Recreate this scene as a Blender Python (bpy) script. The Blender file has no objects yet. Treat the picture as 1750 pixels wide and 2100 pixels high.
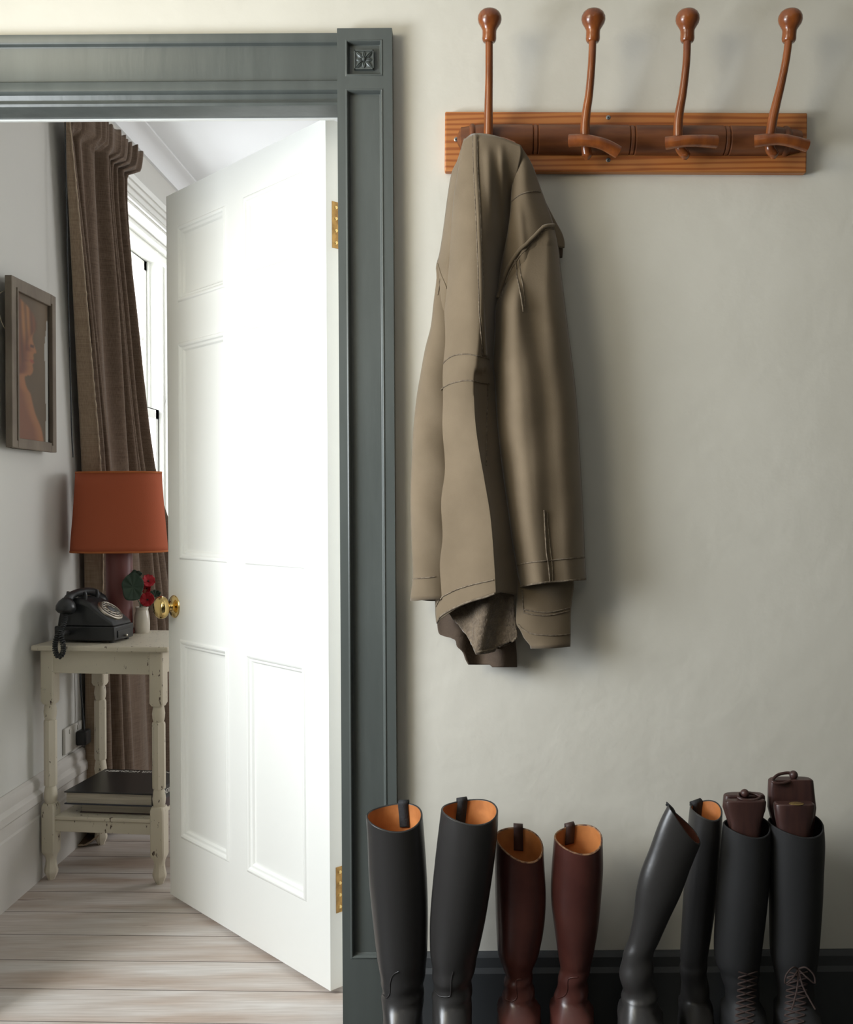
import bpy, bmesh, math, random
from mathutils import Vector, Matrix
from mathutils.bvhtree import BVHTree

random.seed(7)
S = bpy.context.scene
COL = S.collection
PI = math.pi

# ------------------------------------------------------------------ camera, world, light, exposure
F, CX, CY, H, TH = 2045.0, 960.0, 1033.0, 1.115, 0.006     # focal length (px), principal point, eye height, slight roll
D = 2.13                                                   # distance of the hall wall that faces us
cam_data = bpy.data.cameras.new('camera')
cam = bpy.data.objects.new('camera', cam_data)
COL.objects.link(cam)
cam.location = (0, 0, H)
cam.rotation_euler = (PI / 2, TH, 0)
cam_data.sensor_fit = 'VERTICAL'
cam_data.sensor_height = 36.0
cam_data.lens = F * 36.0 / 2100.0
cam_data.shift_x = (875.0 - CX) / 2100.0
cam_data.shift_y = (CY - 1050.0) / 2100.0
cam_data.clip_start = 0.02
S.camera = cam

S.view_settings.view_transform = 'Standard'
S.view_settings.look = 'None'
S.view_settings.exposure = 0.0
S.view_settings.gamma = 1.0

world = bpy.data.worlds.new('overcast_sky')
S.world = world
world.use_nodes = True
bg = world.node_tree.nodes['Background']
bg.inputs['Color'].default_value = (0.93, 0.97, 1.0, 1)
bg.inputs['Strength'].default_value = 2.2


def area(name, loc, target, sx, sy, power, color, spread=PI):
    l = bpy.data.lights.new(name, 'AREA')
    l.shape = 'RECTANGLE'
    l.size, l.size_y = sx, sy
    l.energy = power
    l.color = color
    l.spread = spread
    o = bpy.data.objects.new(name, l)
    COL.objects.link(o)
    o.location = loc
    o.rotation_euler = (Vector(target) - Vector(loc)).to_track_quat('-Z', 'Z').to_euler()
    return o


# daylight through the hall window (behind the camera, left) and through the sash window of the far room, plus an added fill at the hall's back
area('hall_daylight', (-1.57, 1.22, 1.30), (0.2, 1.75, 0.85), 0.65, 0.75, 43.0, (0.88, 0.94, 1.0))
area('hall_upper_daylight', (-1.57, 0.45, 2.15), (0.2, 2.0, 1.65), 0.90, 0.70, 16.5, (1.0, 0.91, 0.67))
area('added_back_fill', (-0.35, -1.66, 2.30), (-0.4, 2.13, 1.3), 1.0, 0.5, 4.5, (1.0, 0.93, 0.78))  # added warm fill lamp; no window is built in the hall's back wall
area('far_daylight', (-1.80, 4.24, 1.55), (0.0, 4.24, 1.45), 1.1, 1.5, 52.0, (0.93, 0.97, 1.0))
area('far_side_daylight', (2.42, 4.60, 1.60), (-1.3, 3.30, 1.10), 1.1, 1.4, 36.0, (0.98, 0.98, 1.0))


# ------------------------------------------------------------------ helpers
def P(x, y, d):
    """place in the room seen at photo point (x, y), d metres in front of the eye"""
    dx, dy = x - CX, y - CY
    return Vector(((dx - TH * dy) / F * d, d, H - (dy + TH * dx) / F * d))


def lerp(a, b, t):
    return a + (b - a) * t


def sstep(a, b, x):
    t = max(0.0, min(1.0, (x - a) / (b - a)))
    return t * t * (3 - 2 * t)


def curve(pts):
    """smooth y -> x function through (y, x) pairs"""
    pts = sorted(pts)
    n = len(pts)

    def f(y):
        if y <= pts[0][0]:
            return pts[0][1]
        if y >= pts[-1][0]:
            return pts[-1][1]
        for i in range(n - 1):
            if pts[i][0] <= y <= pts[i + 1][0]:
                break
        y0, x0 = pts[i]
        y1, x1 = pts[i + 1]
        m0 = (x1 - pts[i - 1][1]) / (y1 - pts[i - 1][0]) if i > 0 else (x1 - x0) / (y1 - y0)
        m1 = (pts[i + 2][1] - x0) / (pts[i + 2][0] - y0) if i < n - 2 else (x1 - x0) / (y1 - y0)
        h = y1 - y0
        t = (y - y0) / h
        t2, t3 = t * t, t * t * t
        return (2 * t3 - 3 * t2 + 1) * x0 + (t3 - 2 * t2 + t) * h * m0 + (-2 * t3 + 3 * t2) * x1 + (t3 - t2) * h * m1
    return f


def yx(pts):
    return curve([(y, x) for x, y in pts])


def catmull(pts, n):
    out = []
    k = len(pts)
    for i in range(k - 1):
        p0, p1, p2, p3 = pts[max(i - 1, 0)], pts[i], pts[i + 1], pts[min(i + 2, k - 1)]
        for j in range(n):
            t = j / n
            out.append(0.5 * ((2 * p1) + (p2 - p0) * t + (2 * p0 - 5 * p1 + 4 * p2 - p3) * t * t + (3 * p1 - p0 - 3 * p2 + p3) * t ** 3))
    out.append(pts[-1].copy())
    return out


def wloc(o):
    v = Vector((0, 0, 0))
    while o is not None:
        v += o.location
        o = o.parent
    return v


class MB:
    """collects world-space geometry, then becomes ONE mesh object"""

    def __init__(self):
        self.v, self.f, self.m = [], [], []

    def add(self, verts, faces, mi=0):
        b = len(self.v)
        self.v += [Vector(p) for p in verts]
        for q in faces:
            self.f.append([b + i for i in q])
            self.m.append(mi)
        return self

    def box(self, lo, hi, mi=0, M=None):
        x0, y0, z0 = lo
        x1, y1, z1 = hi
        vs = [Vector(p) for p in ((x0, y0, z0), (x1, y0, z0), (x1, y1, z0), (x0, y1, z0), (x0, y0, z1), (x1, y0, z1), (x1, y1, z1), (x0, y1, z1))]
        if M is not None:
            vs = [M @ p for p in vs]
        return self.add(vs, [(0, 3, 2, 1), (4, 5, 6, 7), (0, 1, 5, 4), (1, 2, 6, 5), (2, 3, 7, 6), (3, 0, 4, 7)], mi)

    def loft(self, rings, cap0=True, cap1=True, mi=0, closed=True):
        b = len(self.v)
        n = len(rings[0])
        for r in rings:
            self.v += [Vector(p) for p in r]
        for i in range(len(rings) - 1):
            for j in range(n if closed else n - 1):
                k = (j + 1) % n
                self.f.append([b + i * n + j, b + i * n + k, b + (i + 1) * n + k, b + (i + 1) * n + j])
                self.m.append(mi)
        if cap0:
            self.f.append([b + j for j in range(n)][::-1]); self.m.append(mi)
        if cap1:
            self.f.append([b + (len(rings) - 1) * n + j for j in range(n)]); self.m.append(mi)
        return self

    def extrude(self, prof, a, b, mi=0):
        """closed profile of (point, point) : prof gives points, moved from offset a to offset b"""
        a, b = Vector(a), Vector(b)
        return self.loft([[Vector(p) + a for p in prof], [Vector(p) + b for p in prof]], True, True, mi)

    def lathe(self, prof, n=24, M=None, mi=0):
        """prof: (radius, height) pairs about local Z"""
        rings = []
        for r, z in prof:
            r = max(r, 1e-5)
            ring = [Vector((r * math.cos(2 * PI * j / n), r * math.sin(2 * PI * j / n), z)) for j in range(n)]
            rings.append([M @ p for p in ring] if M is not None else ring)
        return self.loft(rings, True, True, mi)

    def tube(self, path, r, n=10, mi=0, closed=False, flat=1.0):
        path = [Vector(p) for p in path]
        k = len(path)
        rings = []
        up = None
        for i in range(k):
            if closed:
                t = path[(i + 1) % k] - path[i - 1]
            else:
                t = path[min(i + 1, k - 1)] - path[max(i - 1, 0)]
            t.normalize()
            if up is None:
                a = Vector((0, 0, 1)) if abs(t.z) < 0.9 else Vector((1, 0, 0))
                up = (a - t * a.dot(t)).normalized()
            else:
                up = (up - t * up.dot(t)).normalized()
            s = t.cross(up)
            rr = r(i / max(k - 1, 1)) if callable(r) else r
            rings.append([path[i] + (up * math.cos(2 * PI * j / n) + s * math.sin(2 * PI * j / n) * flat) * rr for j in range(n)])
        if closed:
            rings.append(rings[0])
            return self.loft(rings, False, False, mi)
        return self.loft(rings, True, True, mi)

    def grid(self, rows, mi=0):
        return self.loft(rows, False, False, mi, closed=False)

    def build(self, name, mat, parent=None, smooth=True, bevel=0.0, solid=0.0, sharp=40.0, offset=0.0, subsurf=0):
        me = bpy.data.meshes.new(name)
        off = wloc(parent) if parent is not None else Vector((0, 0, 0))
        me.from_pydata([p - off for p in self.v], [], self.f)
        mats = mat if isinstance(mat, (list, tuple)) else [mat]
        for q in mats:
            me.materials.append(q)
        me.polygons.foreach_set('material_index', self.m)
        bm = bmesh.new()
        bm.from_mesh(me)
        if not solid:
            bmesh.ops.remove_doubles(bm, verts=bm.verts, dist=1e-6)
            bmesh.ops.recalc_face_normals(bm, faces=bm.faces)
        bm.to_mesh(me)
        bm.free()
        if smooth:
            me.polygons.foreach_set('use_smooth', [True] * len(me.polygons))
            me.set_sharp_from_angle(angle=math.radians(sharp))
        me.update()
        o = bpy.data.objects.new(name, me)
        COL.objects.link(o)
        if parent is not None:
            o.parent = parent
        if solid:
            m = o.modifiers.new('thickness', 'SOLIDIFY'); m.thickness = solid; m.offset = offset
        if bevel:
            m = o.modifiers.new('edges', 'BEVEL'); m.width = bevel; m.segments = 2; m.limit_method = 'ANGLE'; m.angle_limit = math.radians(40)
        if subsurf:
            m = o.modifiers.new('smooth', 'SUBSURF'); m.levels = subsurf; m.render_levels = subsurf
        return o


def tag(o, label, cat, group=None):
    o['label'] = label
    o['category'] = cat
    if group:
        o['group'] = group
    return o


def thing(name, loc, label, cat, group=None):
    o = bpy.data.objects.new(name, None)
    o.empty_display_size = 0.1
    COL.objects.link(o)
    o.location = loc
    return tag(o, label, cat, group)


def struct(o, label=None, cat=None):
    o['kind'] = 'structure'
    if label:
        o['label'] = label
    if cat:
        o['category'] = cat
    return o


def sempty(name, loc, label=None, cat=None):
    o = bpy.data.objects.new(name, None)
    COL.objects.link(o)
    o.location = loc
    return struct(o, label, cat)


def bvh_of(objs):
    vs, fs = [], []
    for o in objs:
        b = len(vs)
        off = wloc(o)
        vs += [v.co + off for v in o.data.vertices]
        fs += [[b + i for i in p.vertices] for p in o.data.polygons]
    return BVHTree.FromPolygons(vs, fs)


EYE = Vector((0, 0, H))


def on_surface(bvh, pts, n=8, lift=0.001):
    """a smooth line of photo points laid on a surface that is already built"""
    path = catmull([Vector((x, y, 0)) for x, y in pts], n)
    out = []
    for p in path:
        d = (P(p.x, p.y, 1.0) - EYE).normalized()
        hit, nor, idx, dist = bvh.ray_cast(EYE, d)
        if hit is None:
            continue
        if nor.dot(d) > 0:
            nor = -nor
        out.append(hit + nor * lift)
    return out


def rotz(a):
    return Matrix.Rotation(a, 4, 'Z')


# ------------------------------------------------------------------ materials (all procedural)
def node(nt, t, **kw):
    n = nt.nodes.new(t)
    for k, v in kw.items():
        setattr(n, k, v)
    return n


def mat(name, c, rough=0.5, metal=0.0, spec=0.5, c2=None, nscale=8.0, stretch=(1, 1, 1), lo=0.4, hi=0.65,
        bump=0.0, bscale=60.0, coat=0.0, sheen=0.0, trans=0.0, detail=5.0, bstretch=(1, 1, 1), bdist=0.002):
    m = bpy.data.materials.new(name)
    m.use_nodes = True
    nt = m.node_tree
    b = nt.nodes['Principled BSDF']
    b.inputs['Base Color'].default_value = (*c, 1)
    b.inputs['Roughness'].default_value = rough
    b.inputs['Metallic'].default_value = metal
    b.inputs['Specular IOR Level'].default_value = spec
    b.inputs['Coat Weight'].default_value = coat
    b.inputs['Coat Roughness'].default_value = 0.12
    if sheen:
        b.inputs['Sheen Weight'].default_value = sheen
        b.inputs['Sheen Roughness'].default_value = 0.5
    tc = node(nt, 'ShaderNodeTexCoord')
    if c2 is not None:
        mp = node(nt, 'ShaderNodeMapping')
        mp.inputs['Scale'].default_value = stretch
        nt.links.new(tc.outputs['Object'], mp.inputs['Vector'])
        nz = node(nt, 'ShaderNodeTexNoise')
        nz.inputs['Scale'].default_value = nscale
        nz.inputs['Detail'].default_value = detail
        nt.links.new(mp.outputs['Vector'], nz.inputs['Vector'])
        rp = node(nt, 'ShaderNodeValToRGB')
        rp.color_ramp.elements[0].position = lo
        rp.color_ramp.elements[1].position = hi
        rp.color_ramp.elements[0].color = (*c, 1)
        rp.color_ramp.elements[1].color = (*c2, 1)
        nt.links.new(nz.outputs['Fac'], rp.inputs['Fac'])
        nt.links.new(rp.outputs['Color'], b.inputs['Base Color'])
    if bump:
        mp2 = node(nt, 'ShaderNodeMapping')
        mp2.inputs['Scale'].default_value = bstretch
        nt.links.new(tc.outputs['Object'], mp2.inputs['Vector'])
        nb = node(nt, 'ShaderNodeTexNoise')
        nb.inputs['Scale'].default_value = bscale
        nb.inputs['Detail'].default_value = 4.0
        nt.links.new(mp2.outputs['Vector'], nb.inputs['Vector'])
        bp = node(nt, 'ShaderNodeBump')
        bp.inputs['Strength'].default_value = bump
        bp.inputs['Distance'].default_value = bdist
        nt.links.new(nb.outputs['Fac'], bp.inputs['Height'])
        nt.links.new(bp.outputs['Normal'], b.inputs['Normal'])
    if trans:
        out = nt.nodes['Material Output']
        tr = node(nt, 'ShaderNodeBsdfTranslucent')
        tr.inputs['Color'].default_value = (*c, 1)
        mx = node(nt, 'ShaderNodeMixShader')
        mx.inputs['Fac'].default_value = trans
        nt.links.new(b.outputs['BSDF'], mx.inputs[1])
        nt.links.new(tr.outputs['BSDF'], mx.inputs[2])
        nt.links.new(mx.outputs['Shader'], out.inputs['Surface'])
    return m


M = {}
M['plaster'] = mat('cream_plaster', (0.72, 0.69, 0.61), 0.75, c2=(0.69, 0.66, 0.58), nscale=3, bump=0.5, bscale=14, bdist=0.004)
M['dark_hall_wall'] = mat('fill_cutting_dark_olive', (0.10, 0.095, 0.075), 0.6)  # unseen hall walls, made dark to cut the bounced fill
M['far_plaster'] = mat('pale_plaster', (0.62, 0.61, 0.57), 0.8, bump=0.2, bscale=18, bdist=0.003)
M['ceiling'] = mat('ceiling_white', (0.82, 0.83, 0.84), 0.8)
M['white_gloss'] = mat('white_gloss_paint', (0.84, 0.84, 0.80), 0.38, bump=0.12, bscale=35, bdist=0.002)
M['white_door'] = mat('white_door_paint', (0.86, 0.86, 0.82), 0.36, bump=0.10, bscale=30, bstretch=(1, 1, 0.25), bdist=0.002)
M['skirting'] = mat('pale_skirting_paint', (0.60, 0.57, 0.53), 0.45, bump=0.1, bscale=30)
M['casing'] = mat('grey_green_paint', (0.082, 0.092, 0.086), 0.36, c2=(0.096, 0.107, 0.100), nscale=5, stretch=(4, 4, 0.6), bump=0.3, bscale=40, bstretch=(1, 1, 0.2), bdist=0.002)
M['black_paint'] = mat('black_skirting_paint', (0.050, 0.053, 0.056), 0.5, bump=0.1)
M['slate'] = mat('dark_hall_floor', (0.050, 0.052, 0.055), 0.55, c2=(0.060, 0.062, 0.065), nscale=6, bump=0.2, bscale=12)
M['brass'] = mat('polished_brass', (0.80, 0.58, 0.24), 0.12, metal=1.0)
M['old_brass'] = mat('aged_brass', (0.50, 0.30, 0.10), 0.45, metal=0.7, c2=(0.32, 0.18, 0.06), nscale=60)
M['steel'] = mat('dull_steel', (0.42, 0.43, 0.42), 0.35, metal=1.0)
M['slot_shade'] = mat('painted_slot_shade', (0.03, 0.03, 0.03), 0.5)  # near-black bars on screw heads; the slot's shade is put into their colour
M['jacket'] = mat('taupe_canvas', (0.160, 0.116, 0.068), 0.85, c2=(0.190, 0.139, 0.084), nscale=9, bump=0.25, bscale=420, sheen=0.25, bdist=0.0008)
M['jacket_seam'] = mat('taupe_stitching', (0.12, 0.09, 0.06), 0.9, c2=(0.24, 0.19, 0.135), nscale=160, bump=0.5, bscale=300)
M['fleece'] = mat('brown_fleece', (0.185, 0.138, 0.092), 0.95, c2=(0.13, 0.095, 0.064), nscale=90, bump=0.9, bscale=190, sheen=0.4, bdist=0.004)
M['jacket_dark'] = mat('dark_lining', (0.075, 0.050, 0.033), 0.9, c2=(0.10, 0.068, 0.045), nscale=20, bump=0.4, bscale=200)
M['rail_wood'] = mat('turned_wood', (0.185, 0.062, 0.020), 0.45, c2=(0.120, 0.038, 0.014), nscale=9, stretch=(1, 6, 6), bump=0.15, bscale=60)
M['peg_wood'] = mat('polished_peg_wood', (0.27, 0.076, 0.016), 0.27, c2=(0.16, 0.042, 0.011), nscale=14, stretch=(3, 3, 0.7), coat=0.3)
M['black_leather'] = mat('black_leather', (0.030, 0.028, 0.027), 0.30, spec=0.5, bump=0.10, bscale=160, bdist=0.001)
M['soft_black'] = mat('black_soft_leather', (0.032, 0.030, 0.029), 0.33, spec=0.5, bump=0.15, bscale=130, bdist=0.001)
M['matt_black'] = mat('dull_black_leather', (0.024, 0.024, 0.025), 0.55, spec=0.2, bump=0.2, bscale=130, bdist=0.001)
M['brown_leather'] = mat('oxblood_leather', (0.092, 0.030, 0.023), 0.30, c2=(0.07, 0.022, 0.018), nscale=14, bump=0.18, bscale=110, bdist=0.001)
M['tan'] = mat('tan_leather_lining', (0.56, 0.21, 0.06), 0.6, c2=(0.42, 0.145, 0.04), nscale=22, bump=0.2, bscale=120)
M['dark_lining'] = mat('dark_red_boot_lining', (0.16, 0.045, 0.022), 0.6, c2=(0.11, 0.03, 0.016), nscale=22)
M['rim_wear'] = mat('worn_leather_edge', (0.32, 0.17, 0.085), 0.7, c2=(0.08, 0.03, 0.02), nscale=120)
M['strap'] = mat('dark_webbing', (0.018, 0.018, 0.02), 0.75, bump=0.4, bscale=300)
M['brown_strap'] = mat('brown_leather_strap', (0.055, 0.025, 0.020), 0.55)
M['sole'] = mat('boot_sole', (0.02, 0.018, 0.016), 0.6)
M['tree_wood'] = mat('dark_red_wood', (0.060, 0.026, 0.021), 0.42, c2=(0.042, 0.019, 0.017), nscale=18, stretch=(5, 5, 0.8))
M['label_brass'] = mat('brass_label', (0.42, 0.30, 0.12), 0.4, metal=0.6, c2=(0.25, 0.16, 0.06), nscale=200)
M['lace'] = mat('brown_bootlace', (0.045, 0.026, 0.022), 0.8)
M['orange'] = mat('orange_shade_fabric', (0.52, 0.125, 0.055), 0.85, bump=0.2, bscale=300, trans=0.18)
M['orange_trim'] = mat('shade_binding', (0.55, 0.16, 0.045), 0.8, trans=0.15)
M['lamp_red'] = mat('dark_red_lamp_base', (0.15, 0.040, 0.036), 0.45)
M['bakelite'] = mat('black_bakelite', (0.018, 0.019, 0.020), 0.35)
M['cord'] = mat('black_cord', (0.020, 0.021, 0.022), 0.6)
M['chrome'] = mat('dial_metal', (0.55, 0.50, 0.42), 0.3, metal=1.0)
M['dial_white'] = mat('dial_plate', (0.14, 0.145, 0.15), 0.3)
M['ceramic'] = mat('cream_glaze', (0.64, 0.59, 0.50), 0.22, coat=0.3)
M['leaf'] = mat('dark_green_leaf', (0.022, 0.045, 0.028), 0.6, c2=(0.03, 0.06, 0.035), nscale=40)
M['petal'] = mat('red_petal', (0.52, 0.018, 0.030), 0.6, c2=(0.40, 0.01, 0.02), nscale=50, trans=0.2)
M['petal_pale'] = mat('faded_petal', (0.45, 0.14, 0.08), 0.7, trans=0.2)
M['stem'] = mat('green_stem', (0.05, 0.09, 0.04), 0.6)
M['pages'] = mat('book_pages', (0.50, 0.45, 0.36), 0.8, c2=(0.36, 0.32, 0.26), nscale=14, stretch=(0.5, 0.5, 30))
M['cover_black'] = mat('black_book_cover', (0.018, 0.018, 0.019), 0.3)
M['cover_blue'] = mat('dark_blue_book_cover', (0.035, 0.038, 0.055), 0.35)
M['cover_brown'] = mat('maroon_book_cover', (0.055, 0.030, 0.030), 0.45)
M['ink'] = mat('white_print', (0.75, 0.73, 0.68), 0.5)
M['spine_grey'] = mat('pale_spine', (0.40, 0.40, 0.40), 0.5)
M['socket'] = mat('white_plastic', (0.62, 0.60, 0.55), 0.4)
M['frame_wood'] = mat('weathered_frame_wood', (0.19, 0.155, 0.115), 0.7, c2=(0.13, 0.10, 0.075), nscale=12, stretch=(1, 1, 0.4), bump=0.3, bscale=60)
M['fray'] = mat('frayed_edge', (0.42, 0.33, 0.24), 0.95, bump=0.6, bscale=260)
M['wire'] = mat('picture_wire', (0.35, 0.30, 0.22), 0.5, metal=0.5)


def pine_material():
    m = mat('pine_board', (0.50, 0.185, 0.045), 0.45)
    nt = m.node_tree
    b = nt.nodes['Principled BSDF']
    tc = node(nt, 'ShaderNodeTexCoord')
    mp = node(nt, 'ShaderNodeMapping')
    mp.inputs['Scale'].default_value = (1.1, 1.0, 16.0)
    nt.links.new(tc.outputs['Object'], mp.inputs['Vector'])
    w = node(nt, 'ShaderNodeTexWave', wave_type='BANDS', bands_direction='Z')
    w.inputs['Scale'].default_value = 1.6
    w.inputs['Distortion'].default_value = 6.0
    w.inputs['Detail'].default_value = 2.0
    w.inputs['Detail Scale'].default_value = 1.2
    nt.links.new(mp.outputs['Vector'], w.inputs['Vector'])
    r = node(nt, 'ShaderNodeValToRGB')
    r.color_ramp.elements[0].color = (0.50, 0.190, 0.052, 1)
    r.color_ramp.elements[1].color = (0.34, 0.098, 0.024, 1)
    r.color_ramp.elements[0].position = 0.35
    r.color_ramp.elements[1].position = 0.95
    nt.links.new(w.outputs['Fac'], r.inputs['Fac'])
    nt.links.new(r.outputs['Color'], b.inputs['Base Color'])
    return m


def weave_material(name, c, c2, scale=900.0, trans=0.12):
    m = mat(name, c, 0.95, sheen=0.15)
    nt = m.node_tree
    b = nt.nodes['Principled BSDF']
    out = nt.nodes['Material Output']
    tc = node(nt, 'ShaderNodeTexCoord')
    hs = []
    for st in ((0.15, 0.15, 5.0), (4.0, 4.0, 0.12)):
        mp = node(nt, 'ShaderNodeMapping')
        mp.inputs['Scale'].default_value = st
        nt.links.new(tc.outputs['Object'], mp.inputs['Vector'])
        nz = node(nt, 'ShaderNodeTexNoise')
        nz.inputs['Scale'].default_value = scale * 0.11
        nz.inputs['Detail'].default_value = 3
        nt.links.new(mp.outputs['Vector'], nz.inputs['Vector'])
        hs.append(nz)
    ad = node(nt, 'ShaderNodeMath', operation='ADD')
    nt.links.new(hs[0].outputs['Fac'], ad.inputs[0])
    nt.links.new(hs[1].outputs['Fac'], ad.inputs[1])
    r = node(nt, 'ShaderNodeMapRange')
    r.inputs['From Min'].default_value = 0.75
    r.inputs['From Max'].default_value = 1.25
    nt.links.new(ad.outputs[0], r.inputs['Value'])
    mx = node(nt, 'ShaderNodeMix', data_type='RGBA')
    mx.inputs[6].default_value = (*c, 1)
    mx.inputs[7].default_value = (*c2, 1)
    nt.links.new(r.outputs[0], mx.inputs[0])
    nt.links.new(mx.outputs[2], b.inputs['Base Color'])
    bp = node(nt, 'ShaderNodeBump')
    bp.inputs['Strength'].default_value = 0.4
    bp.inputs['Distance'].default_value = 0.001
    nt.links.new(ad.outputs[0], bp.inputs['Height'])
    nt.links.new(bp.outputs['Normal'], b.inputs['Normal'])
    tr = node(nt, 'ShaderNodeBsdfTranslucent')
    nt.links.new(mx.outputs[2], tr.inputs['Color'])
    ms = node(nt, 'ShaderNodeMixShader')
    ms.inputs['Fac'].default_value = trans
    nt.links.new(b.outputs['BSDF'], ms.inputs[1])
    nt.links.new(tr.outputs['BSDF'], ms.inputs[2])
    nt.links.new(ms.outputs['Shader'], out.inputs['Surface'])
    return m


def chipped_paint(name, c, chip, amount=0.66):
    m = mat(name, c, 0.45)
    nt = m.node_tree
    b = nt.nodes['Principled BSDF']
    tc = node(nt, 'ShaderNodeTexCoord')
    mp = node(nt, 'ShaderNodeMapping')
    mp.inputs['Scale'].default_value = (1, 1, 0.35)
    nt.links.new(tc.outputs['Object'], mp.inputs['Vector'])
    n1 = node(nt, 'ShaderNodeTexNoise')
    n1.inputs['Scale'].default_value = 70
    n1.inputs['Detail'].default_value = 6
    n1.inputs['Roughness'].default_value = 0.7
    nt.links.new(mp.outputs['Vector'], n1.inputs['Vector'])
    r = node(nt, 'ShaderNodeValToRGB')
    r.color_ramp.elements[0].position = amount
    r.color_ramp.elements[1].position = amount + 0.015
    r.color_ramp.elements[0].color = (0, 0, 0, 1)
    r.color_ramp.elements[1].color = (1, 1, 1, 1)
    nt.links.new(n1.outputs['Fac'], r.inputs['Fac'])
    n2 = node(nt, 'ShaderNodeTexNoise')
    n2.inputs['Scale'].default_value = 7
    nt.links.new(tc.outputs['Object'], n2.inputs['Vector'])
    m1 = node(nt, 'ShaderNodeMix', data_type='RGBA')
    m1.inputs[6].default_value = (*c, 1)
    m1.inputs[7].default_value = (c[0] * 0.85, c[1] * 0.84, c[2] * 0.80, 1)
    nt.links.new(n2.outputs['Fac'], m1.inputs[0])
    m2 = node(nt, 'ShaderNodeMix', data_type='RGBA')
    m2.inputs[7].default_value = (*chip, 1)
    nt.links.new(r.outputs['Color'], m2.inputs[0])
    nt.links.new(m1.outputs[2], m2.inputs[6])
    nt.links.new(m2.outputs[2], b.inputs['Base Color'])
    return m


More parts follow.
